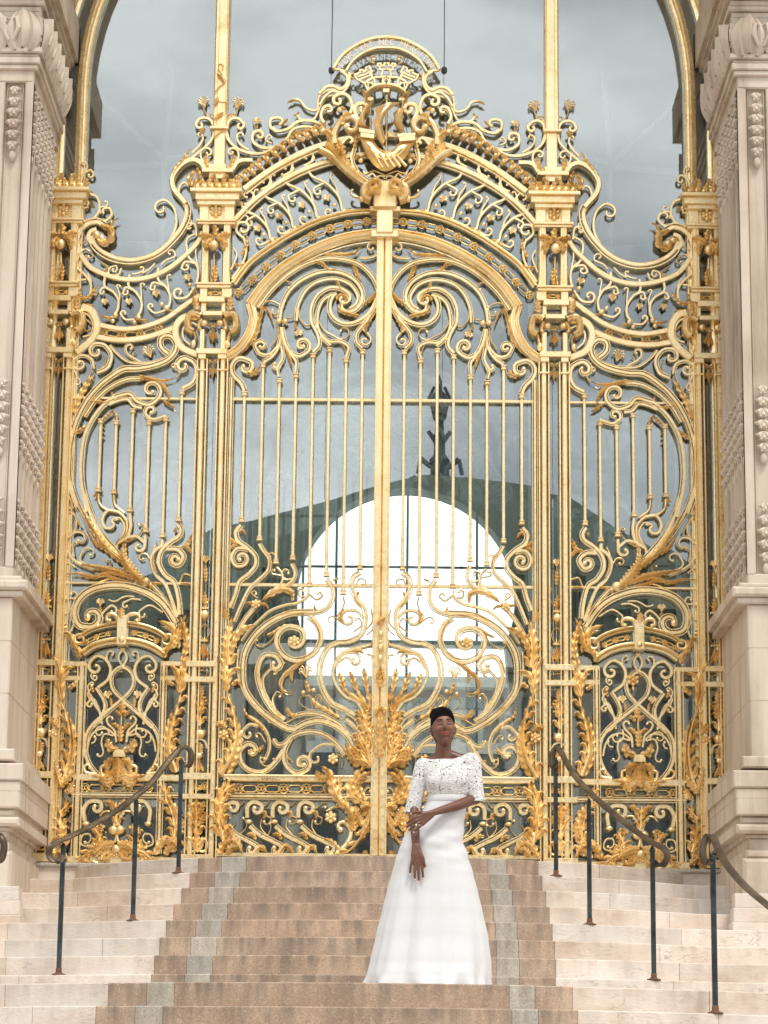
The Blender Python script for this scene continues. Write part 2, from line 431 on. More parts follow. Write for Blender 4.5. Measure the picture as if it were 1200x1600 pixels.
# ================================================================ the gate: traced on its own plane, left half, mirrored in the world
POST = '''
B 0 L 170,122 575,150 d.20 =cornice
B 0 L 210,150 552,202 d.16 =cornice
B 0 L 222,200 520,234 d.13 =cornice
B 0 L 238,232 312,344 d.09 =pier
B 0 L 430,232 510,344 d.09 =pier
B 0 L 300,232 440,344 d.05 =panel
F 10 L 365,268 y.06
B 0 L 212,344 530,362 d.13 =band
B 0 L 222,362 518,380 d.11 =band
V 13f L 285,380 282,835 d.09
V 13f L 450,380 445,835 d.09
V 3f L 285,380 282,835 y.088 d.012
V 3f L 450,380 445,835 y.088 d.012
L 15,4 L 350,470 300,520 290,590 y.09
L 15,4 L 370,470 430,520 420,590 y.09
L 13,4 L 340,480 270,470 225,480 y.10
L 13,4 L 385,480 440,460 485,470 y.10
L 12,3 L 360,470 365,420 350,385 y.09
O 8.5,1.1 L 350,545 y.10 =mask
S 4r L 350,600 352,680 358,800 y.05
L 8,5 L 358,820 365,740 362,680 y.06
L 8,4 L 330,820 345,740 350,640 y.04
B 0 L 205,833 490,850 d.12 =band
B 0 L 215,850 482,872 d.10 =band
B 0 L 240,872 300,945 d.08 =pier
B 0 L 410,872 490,945 d.08 =pier
C 2,8 L 320,905 350,905 400,905 y.04
B 0 L 236,945 436,990 d.13 =band
B 0 L 250,990 292,1065 d.10 =pier
B 0 L 408,990 442,1065 d.10 =pier
B 0 L 264,1060 420,1095 d.13 =band
L 12,4 L 215,1050 210,990 190,940 y.10
L 12,4 L 475,1050 480,990 490,940 y.10
W 14r L 250,1090 205,1070 160,1080 145,1130 150,1180 190,1210 d.12 =volute
W 14r L 430,1090 470,1070 510,1080 520,1130 515,1180 480,1210 d.12 =volute
W 8rX L 255,1110 235,1140 235,1180 250,1200 d.10 =volute
W 8rX L 428,1110 440,1140 440,1180 425,1200 d.10 =volute
O 6 L 275,1140 y.07
O 6 L 395,1140 y.07
V 9f L 262,1195 255,1345 d.09
V 9f L 420,1195 420,1345 d.09
O 4.5,1.6 L 188,1300 y.05
O 4.5,1.6 L 455,1300 y.05
W 6r L 190,1200 205,1240 190,1300 d.05 =bracket
W 6r L 475,1200 460,1240 455,1300 d.05 =bracket
S 3r L 305,1150 325,1130 345,1140 @335,1150,.5
S 3r L 375,1150 355,1130 340,1140 @350,1150,.5
L 8,5 L 340,1170 340,1230 338,1290 y.02
L 7,4 L 338,1200 320,1230 312,1260 y.02
L 7,4 L 342,1200 360,1230 368,1260 y.02
B 0 L 212,1345 455,1388 d.11 =band
B 0 L 228,1386 290,1425 d.10 =capital
B 0 L 380,1386 450,1425 d.10 =capital
B 0 L 218,1500 292,1515 d.09 =band
B 0 L 378,1500 456,1515 d.09 =band
S 3r L 338,1425 320,1445 300,1430 @312,1418,.7
S 3r L 338,1425 352,1445 372,1430 @362,1418,.7
L 6,4 L 338,1450 338,1510 336,1570 y.02
L 5,3 L 335,1480 318,1500 310,1530 y.02
L 5,3 L 340,1480 356,1500 364,1530 y.02
V 17h X 317.5,563 296,1345 d.075
V 17h X 347,563 332,1345 d.075
S 2.5r E 1040,1170 1040,1000 1045,800 1048,640 1048,560
Y 9,90 E 1048,540
L 8,5 E 1048,680 1046,620 1046,570
S 2.5r E 1046,830 1010,760 1015,690
S 2.5r E 1046,830 1085,760 1078,690
L 9,5 E 1045,840 1042,780 1040,740
O 7.5 E 1040,885 y.03
B 0 E 1015,835 1065,850 d.03 =band
L 9,4 E 1040,930 1040,900 1040,860
S 2.5r E 1040,940 1020,960 1010,1000 1035,1045 %1040
B 0 E 1018,1040 1060,1052 d.03 =band
L 10,4 E 1035,1065 1035,1110 1030,1165
L 7,3 E 1032,1080 1008,1130 1000,1170
L 7,3 E 1036,1080 1055,1130 1065,1165
B 0 E 925,1180 1112,1216 d.095 =band
B 0 E 912,1278 1108,1312 d.095 =band
S 3r E 1000,1252 1010,1232 1026,1228 1044,1234 1054,1250 1046,1268 1026,1274 1006,1268 1000,1252 =ring
A 15,3 G 1010,540 1015,440 1018,330 y.02
L 9,4 G 1014,470 1035,400 1066,380 y.03
L 9,4 G 1012,470 992,400 968,380 y.03
L 13,5 G 1017,370 1018,320 1018,285 y.03
S 4r G 1014,400 1013,480 1011,560
O 7.5 G 1014,590 y.03
L 8,3 G 1014,620 1000,590 992,560
L 8,3 G 1014,620 1030,590 1042,560
S 5f G 968,680 978,640 1010,622 1045,640 1054,680 =arch
L 12,5 G 1008,720 1010,680 1012,640
O 5 G 1007,725 y.03
B 0 G 985,700 1030,712 d.03 =band
S 5r G 1006,730 1003,780 1001,830
L 9,4 G 1004,740 1002,790 1000,830
L 8,3 G 1000,770 984,800 968,826
L 8,3 G 1006,770 1020,800 1036,826
B 0 G 895,838 1085,878 d.095 =band
B 0 G 890,968 1078,1000 d.095 =band
C 2,9 G 965,922 1000,922 1040,922 y.02
C 2,7 G 970,905 1000,935 1035,905 y.02
A 22,3 G 992,1330 990,1180 992,1040 y.03
L 16,5 G 992,1130 990,1060 992,990 y.05
L 15,5 G 985,1170 950,1110 925,1080 y.04
L 15,5 G 997,1170 1030,1110 1056,1080 y.04
L 14,5 G 990,1110 1020,1050 1045,1010 y.05
L 14,5 G 988,1110 962,1050 942,1010 y.05
L 14,4 G 992,1330 992,1270 990,1200 y.05
S 7rX G 960,1240 925,1270 930,1310 @965,1300,.6 y.02
S 7rX G 1020,1240 1055,1270 1050,1310 @1018,1300,.6 y.02
B 0 G 880,1345 1085,1400 d.09 =base
# basket of acanthus above the cornice and the pedestal of the mullion
L 13,3 M 300,1425 320,1370 300,1310 y.10
L 13,3 M 370,1430 390,1370 370,1315 y.12
L 13,3 M 440,1430 460,1370 450,1310 y.12
L 13,3 M 515,1430 535,1370 520,1310 y.12
L 13,3 M 590,1430 610,1370 600,1310 y.12
L 13,3 M 665,1430 680,1370 680,1310 y.12
L 13,3 M 740,1430 755,1370 770,1310 y.10
O 4.6 M 335,1400 y.14
O 4.6 M 410,1400 y.15
O 4.6 M 482,1400 y.15
O 4.6 M 560,1400 y.15
O 4.6 M 635,1400 y.15
O 4.6 M 710,1400 y.14
L 11,3 M 480,1330 490,1290 520,1265 y.10
L 11,3 M 600,1330 620,1290 660,1275 y.10
'''
POSTTOP = '''
B 0 M 452,1236 622,1300 d.10 =pedestal
B 0 M 378,1200 705,1240 d.13 =pedestal
B 0 M 420,1185 640,1203 d.11 =pedestal
B 0 M 446,1138 626,1188 d.09 =pedestal
L 11,4 M 440,1200 425,1120 425,1030 y.05
L 11,4 M 650,1190 690,1120 715,1030 y.05
S 7f M 495,745 475,675 420,638 350,645 310,695 @352,712,.7
S 7f M 630,745 650,675 700,640 760,650 810,700 @765,718,.7
S 6f M 495,775 475,860 410,935 320,1010 250,1065
S 6f M 615,775 650,870 735,950 850,1000 980,1010 1120,960
S 5f M 270,1000 345,925 382,850 365,795 @345,815,.4
S 5f M 860,970 770,910 735,840 755,795 @785,815,.4
S 5f M 410,1110 362,1050 365,975 410,950 @435,1000,.8
S 5f M 700,1120 750,1060 745,980 700,950 @678,995,.8
L 9,4 M 350,790 410,760 y.03
W 10f M 410,1190 355,1115 270,1088 180,1128 105,1205 65,1290 85,1395 155,1480 205,1540 d.07 =band
L 12,7 M 60,1300 105,1190 190,1090 250,970 y.04
S 5f M 230,1350 200,1310 155,1330 130,1400 150,1460
W 9f M 690,1190 740,1115 800,1090 900,1090 d.06 =band
L 12,3 M 270,1370 250,1290 310,1200 y.06
L 10,4 M 320,1330 350,1270 320,1160 y.05
Y 14,110 M 385,470
Y 14,70 M 745,480
S 4r M 385,520 410,590 450,640
S 4r M 745,520 725,590 685,640
S 3r M 495,600 460,590 450,640
S 3r M 640,600 680,590 690,640
B 0 M 456,738 656,766 d.075 =ring
'''
LEAF = '''
V 8h X 360,592 350.5,1215 =stile d.06
V 12.7f X 594.1,374 585.6,1338 =meeting_stile d.085
V 2.5f X 589.3,374 580.8,1338 =meeting_stile y.084 d.012
H 5.5f D 90,1137 985,1140 y-.01
H 5.5f F 50,773 970,783 y-.01
T 5.2f X 382.5,614 377.5,816
T 5.2f X 411,570 406,845
T 5.2f X 436,594 432,881
T 5.2f X 463,586 457,875
T 5.2f X 490,555 483,917
T 5.2f X 515,546 510,901
T 5.2f X 541,562 536,929
T 5.2f X 567,549 562,890
H 11f H 40,868 965,868 d.06
H 3f H 40,855 965,855 y.058 d.012
H 9h H 40,983 965,983 d.06
H 7f H -10,1348 965,1348 d.06
C 2.1,17 H 130,930 400,930 690,930
# top scrolls
S 9h D 255,568 330,465 430,372 540,302 650,266 760,263 870,290 950,352 1000,440 1000,520 965,610 915,670 872,725 868,780 905,822
S 4f D 930,610 905,690 945,735 @920,772,1
S 8g D 385,650 400,560 445,465 530,390 640,345 760,345 855,390 905,460 905,530 870,580 @800,545,.5
S 7g D 490,650 500,560 545,465 620,405 730,385 830,420 878,490 868,545 825,575
S 3.5r D 430,630 470,625 500,560
S 4r D 505,560 512,630 545,672 @572,655,.5
S 8k D 600,848 638,800 628,730 592,655 590,570 625,495 690,450 760,450 815,480 @785,512,.7
S 7g D 705,805 650,752 622,680 625,600 650,530 700,490 745,480
S 9k D 720,490 700,540 705,605 750,655 820,672 900,645 960,590 1000,510
S 7g D 650,735 700,775 770,778 822,815 805,880
S 4r D 625,640 670,710 730,745 @785,712,.9
S 3r D 760,770 790,810 800,850
L 9,5 D 885,620 820,605 765,585 745,545
L 8,4 D 745,520 760,490 800,500 820,540
L 8,5 D 752,400 760,440 800,480
L 9,6 D 850,272 862,330 900,410
L 8,6 D 585,272 650,290 695,330 745,325
L 8,6 D 660,235 760,232 850,230 905,178
L 9,5 D 1000,465 960,510 920,540 900,575
L 9,6 D 985,570 950,640 925,690 930,745
S 5g D 890,257 960,252 1006,222 1003,178 @962,192,.9
S 4r D 262,545 330,524 382,545 @355,585,.7
S 3.5r D 385,412 430,398 470,420 @450,440,.6
L 10,8 D 290,555 262,640 240,730 180,820 130,870
L 5,3 D 300,560 330,610 350,680
O 5 D 383,655 y.03
O 5 D 422,655 y.03
S 4r D 380,680 372,750 330,812
L 8,6 D 395,700 398,760 400,820
S 7g D 400,690 402,800 410,880 388,925 @362,928,.7
S 6g D 405,900 378,945 385,1000
S 7k D 395,740 375,820 335,875 285,905
S 7g D 385,805 325,862 262,855 232,805 @275,805,.9
S 8g D 408,720 440,820 500,868 562,840 @528,800,1
S 7g D 405,690 425,780 465,860 495,905 490,975
L 7,5 D 420,800 450,880 465,950
Y 10,-80 D 505,715
S 2r D 490,660 500,560
L 6,3 D 490,665 480,700 y.02
S 3r D 500,760 520,800 545,790
S 9k D 172,1085 150,1038 102,985 95,925 140,885 205,905 @175,940,.7
L 10,5 D 180,965 225,980 265,935
# foot scrolls
S 9g F 150,408 118,450 135,505 190,545 240,600 240,660 195,715 140,760 115,840 82,925
S 8g F 190,560 125,555 93,605 110,650 @150,612,1
L 6,4 F 130,450 160,440 180,470
L 8,5 F 60,470 100,510 135,525
L 8,4 F 62,570 90,540 135,528
S 7g F 265,520 290,565 325,620 315,690 250,755 200,805 150,905 105,1010
L 7,6 F 280,550 325,610 320,690
S 3r F 300,600 340,575 350,590
S 6r F 368,665 402,705 400,765 350,805
S 4r F 398,720 360,712 @350,690,.7
L 14,4 F 480,825 400,805 330,835 275,880 d.035
L 8,4 F 470,880 465,830 420,800
S 7g F 467,645 488,700 470,755 410,800
S 5r F 470,740 430,745 @432,700,.8
F 8 F 240,900 y.03
L 6,3 F 240,900 190,890 170,895
L 6,3 F 240,900 300,900 320,930
S 7f F 235,915 175,990 130,1080
S 8h F 270,880 180,980 120,1080
S 3.5r F 250,860 210,830 @235,830,.6
S 5g F 572,800 562,850 500,890 420,905 330,940 260,1000 200,1060 150,1130
S 4r F 560,850 520,848 @528,815,.7
S 4r F 572,835 620,868 655,845 @632,835,.5
L 5,3 F 720,750 745,740 760,735
S 8g F 680,742 716,790 720,860 690,918 630,950 560,955
L 5,3 F 640,945 610,930 605,900
S 12h F 600,950 470,955 380,985 290,1040 215,1120 170,1210 158,1320 172,1430 240,1530 330,1610 430,1670 490,1682
S 12h H 480,562 560,520 650,508 740,540 815,605 850,665
S 4.5f F 130,1180 125,1300 150,1420 230,1540 330,1640
L 9,8 F 350,990 430,960 510,955 590,950
S 10k F 570,975 622,1025 645,1100 620,1180 560,1232 480,1247 410,1212 372,1140 390,1075 450,1042 520,1060 @475,1125,.7
F 9 F 480,1130 y.03
L 9,7 F 585,975 635,1060 640,1150 600,1200
L 9,7 F 600,1190 520,1260 430,1330 395,1390 410,1440 460,1450 485,1420 y.01
L 7,4 F 470,1310 460,1350 470,1385
L 7,6 F 308,1092 360,1070 420,1035 510,1030
S 3.5r F 370,1050 340,1120 280,1160 @252,1130,.5
S 3.5r F 380,1120 380,1190 420,1270
S 9g H 420,500 360,460 300,380 255,270 250,180 290,100 360,100 395,140 @360,160,.7
L 7,8 H 268,110 252,180 262,260 290,350
S 5g H 410,490 340,410 290,310 285,240 320,195 @355,205,.7
S 4r H 360,430 345,370 370,325 @385,350,.5
S 3.5r H 480,490 420,520 400,480
L 9,4 H 430,425 460,470 510,470
S 9h H 480,478 560,462 660,475 760,530 830,600 900,600
L 9,6 H 760,490 680,440 610,400 560,330
Y 15,100 H 550,200
L 8,3 H 575,330 560,290 550,250
O 3.5 H 535,330
O 3.5 H 600,315
S 2.2r H 620,440 560,430 510,390 530,350 590,360 620,400 650,370 630,340 600,380 590,430
S 2.2r H 740,470 690,420 640,350 620,420 700,450 690,380
S 2.2r H 740,440 780,500 840,450 900,500 880,560
S 9k F 890,700 848,732 838,800 870,870 915,930 922,1010 895,1090 825,1130 750,1137
S 9k F 762,1133 690,1172 650,1250 640,1340 660,1430 715,1515 790,1555 860,1600
S 3.5f F 740,1135 672,1175 632,1250 622,1340 645,1435 700,1525 780,1570
S 6f F 912,985 870,942 805,938 770,975 @822,990,.8
L 10,5 F 790,1020 765,975 790,925
L 7,5 F 880,820 865,870 900,925
S 3r F 860,800 880,745 @910,765,.7
S 3r F 784,850 792,890 775,930
S 3r F 780,1015 740,985 @705,1000,.6
S 3r F 850,1070 900,1030 890,990 @870,995,.4
S 3r F 960,930 965,1010 900,1080
S 2.5r F 930,1090 965,1060 970,1040
S 4r F 972,1120 950,1160 880,1180
S 7f F 960,1150 840,1180 765,1220 722,1310 740,1400 800,1475 870,1510 920,1590
S 5g F 735,1290 780,1215 850,1200 @855,1250,1
L 7,4 F 850,1195 890,1190 915,1210
S 4f F 760,1260 810,1230 860,1270
S 3r F 965,1220 @935,1215,.1 
L 9,3 F 940,1580 880,1500 800,1440 775,1380
L 11,3 F 795,1420 775,1370 758,1325 d.03
L 9,3 F 950,1570 910,1500 860,1420
L 11,3 F 870,1440 850,1380 825,1315 d.03
L 9,3 F 965,1560 945,1470 925,1400
L 12,3 F 935,1430 925,1370 912,1295 d.03
# heart of the leaf: the great acanthus beside the meeting stile
A 22,4 H 975,640 935,550 905,450 y.03
A 24,4 H 960,800 905,720 850,670 y.03
A 22,4 H 960,740 915,650 890,590 y.04
L 16,5 H 950,620 930,520 950,440 y.05
L 18,6 H 880,800 840,730 800,650 y.04
L 16,5 H 940,720 890,640 870,590 y.05
L 17,6 H 965,800 940,700 910,640 y.06
L 15,5 H 975,700 960,600 975,520 y.06
L 15,5 H 940,780 900,760 830,760 y.05
L 20,7 H 940,1040 860,990 830,930 870,850 930,790 y.03
L 16,7 H 890,1000 860,930 900,860 970,830 y.05
L 12,6 H 930,1010 900,960 880,900 940,870 y.04
S 5g H 935,1010 910,960 940,920 @945,940,.4
A 20,5,-1 H 955,1030 945,1130 900,1230 820,1320 740,1345 y.02
L 16,7 H 965,1010 950,1130 920,1200 880,1270 y.03
L 16,6 H 900,1160 870,1080 870,1040 y.04
L 15,6 H 960,1050 930,1040 890,1060 y.05
A 18,5 H 860,1180 830,1070 760,990 715,880 y.02
L 18,6 H 800,1060 730,950 700,840 640,790 y.05
L 14,5 H 690,870 640,860 615,820 y.05
L 14,5 H 760,980 760,890 790,850 y.03
L 16,7 H 850,1200 845,1110 800,1040 730,990 y.04
S 12r H 745,1335 810,1275 835,1205 810,1155 @778,1170,.6
S 5r H 870,1100 820,1060 740,1040 680,1070
L 11,4 H 760,1310 720,1270 670,1240
F 9 H 722,747 y.04
F 10 H 708,1112 y.04
S 3r H 740,710 785,740 775,800
S 3r H 705,1070 720,1050 760,1045
O 4 H 795,930 y.03
# middle row of big C scrolls
S 9h H 350,625 375,658 420,650 475,602 560,577 650,588 735,640 800,720
S 9g H 455,620 420,700 430,780 490,832 555,812 @532,768,1
S 9g H 415,690 365,765 290,825 205,820 148,770 138,700 175,655 @212,700,.6
F 6 H 210,705 y.02
L 7,4 H 225,700 260,690 290,655
L 5,4 H 340,745 380,745 410,715
L 5,4 H 425,690 440,740 475,760
S 6g H 300,750 325,670 312,590 265,525 200,480
L 7,8 H 290,570 240,510 180,470 155,400
S 6g H 255,540 205,530 162,565 @192,590,.7
S 3.5r H 300,640 270,590 @248,600,.6
S 3r H 265,740 @290,750,.7 
S 3r H 350,770 300,790 265,760 @287,745,.5
S 4r H 345,630 350,620 @355,632,.5
S 5g H 790,730 740,665 660,655 600,690 @615,742,.8
S 8g H 900,620 870,560 800,500
S 5f H 890,560 860,500 800,460
# foot row
S 9f H 70,1060 75,1020 120,1020 @95,1050,.6
S 9f H 185,1112 188,1045 225,1012 272,1030 @243,1058,.7
S 9f H 345,1112 348,1045 385,1012 432,1030 @403,1058,.7
S 9f H 505,1112 508,1045 545,1012 592,1030 @563,1058,.7
O 6,.6 H 195,1137 
O 6,.6 H 355,1137
O 6,.6 H 515,1137
S 9g H 60,1160 115,1215 190,1255 245,1285 @212,1310,.7
S 9g H 205,1162 270,1218 345,1255 398,1285 @366,1310,.7
S 9g H 365,1162 430,1218 505,1255 558,1285 @526,1310,.7
S 9g H 525,1162 590,1218 665,1255 728,1285 @700,1310,.7
L 11,4 H 230,1330 270,1295 310,1330
L 11,4 H 390,1330 430,1290 480,1340
L 11,4 H 550,1330 590,1290 620,1330
L 8,4 H 265,1070 300,1085 285,1120
L 8,4 H 425,1070 460,1085 450,1120
L 8,4 H 585,1070 620,1085 610,1120
S 3r H 110,1140 95,1180 130,1215 @145,1130,.4
S 3r H 275,1120 270,1170 310,1220 @310,1140,.2
S 3r H 435,1120 430,1170 470,1220
S 3r H 595,1120 590,1170 620,1220
S 3r H 290,1100 330,1110 @300,1135,.6
S 3r H 450,1100 490,1110 @460,1135,.6
S 3r H 610,1100 650,1110 @620,1135,.6
S 3r H 100,1030 140,1035 165,1005
S 3r H 270,1030 300,1035 325,1005
S 3r H 430,1030 460,1035 485,1010
S 3r H 590,1040 620,1050 660,1015 @670,1040,.5
L 8,4 H 240,1250 220,1215 180,1215
L 8,4 H 400,1250 380,1215 340,1215
L 8,4 H 560,1250 540,1215 500,1215
L 10,3 H 925,1345 920,1315
# acanthus climbing the hinge stile
A 24,7,1 H 25,850 95,720 118,590 100,450 60,330 y.04
L 15,4 H 60,330 50,240 40,160 5,110 y.05
L 13,4 H 60,330 70,240 110,190 160,190 y.05
L 9,3 H 90,290 125,265 145,290 y.05
L 20,8 H 60,840 110,720 128,600 115,470 y.02
F 9 H 42,600 y.07
L 14,5 H 60,560 20,530 0,550 y.06
L 15,6 F 70,1290 55,1180 75,1060 92,980 y.04
L 13,5 F 90,1180 130,1090 180,1050 235,1035 y.05
L 13,5 F 60,1000 50,950 45,920 y.04
A 20,4 F 75,1280 70,1160 85,1060 y.03
A 24,5 H 35,1250 15,1100 40,960 110,905 y.04
L 18,6 H 60,1220 20,1100 20,980 60,870 y.05
L 18,7 H 10,1345 50,1270 110,1260 160,1340 y.04
L 16,6 H 60,1345 90,1300 140,1300 y.05
L 14,5 H 30,1230 70,1180 95,1240 y.05
O 7 H 40,1210 y.06
'''
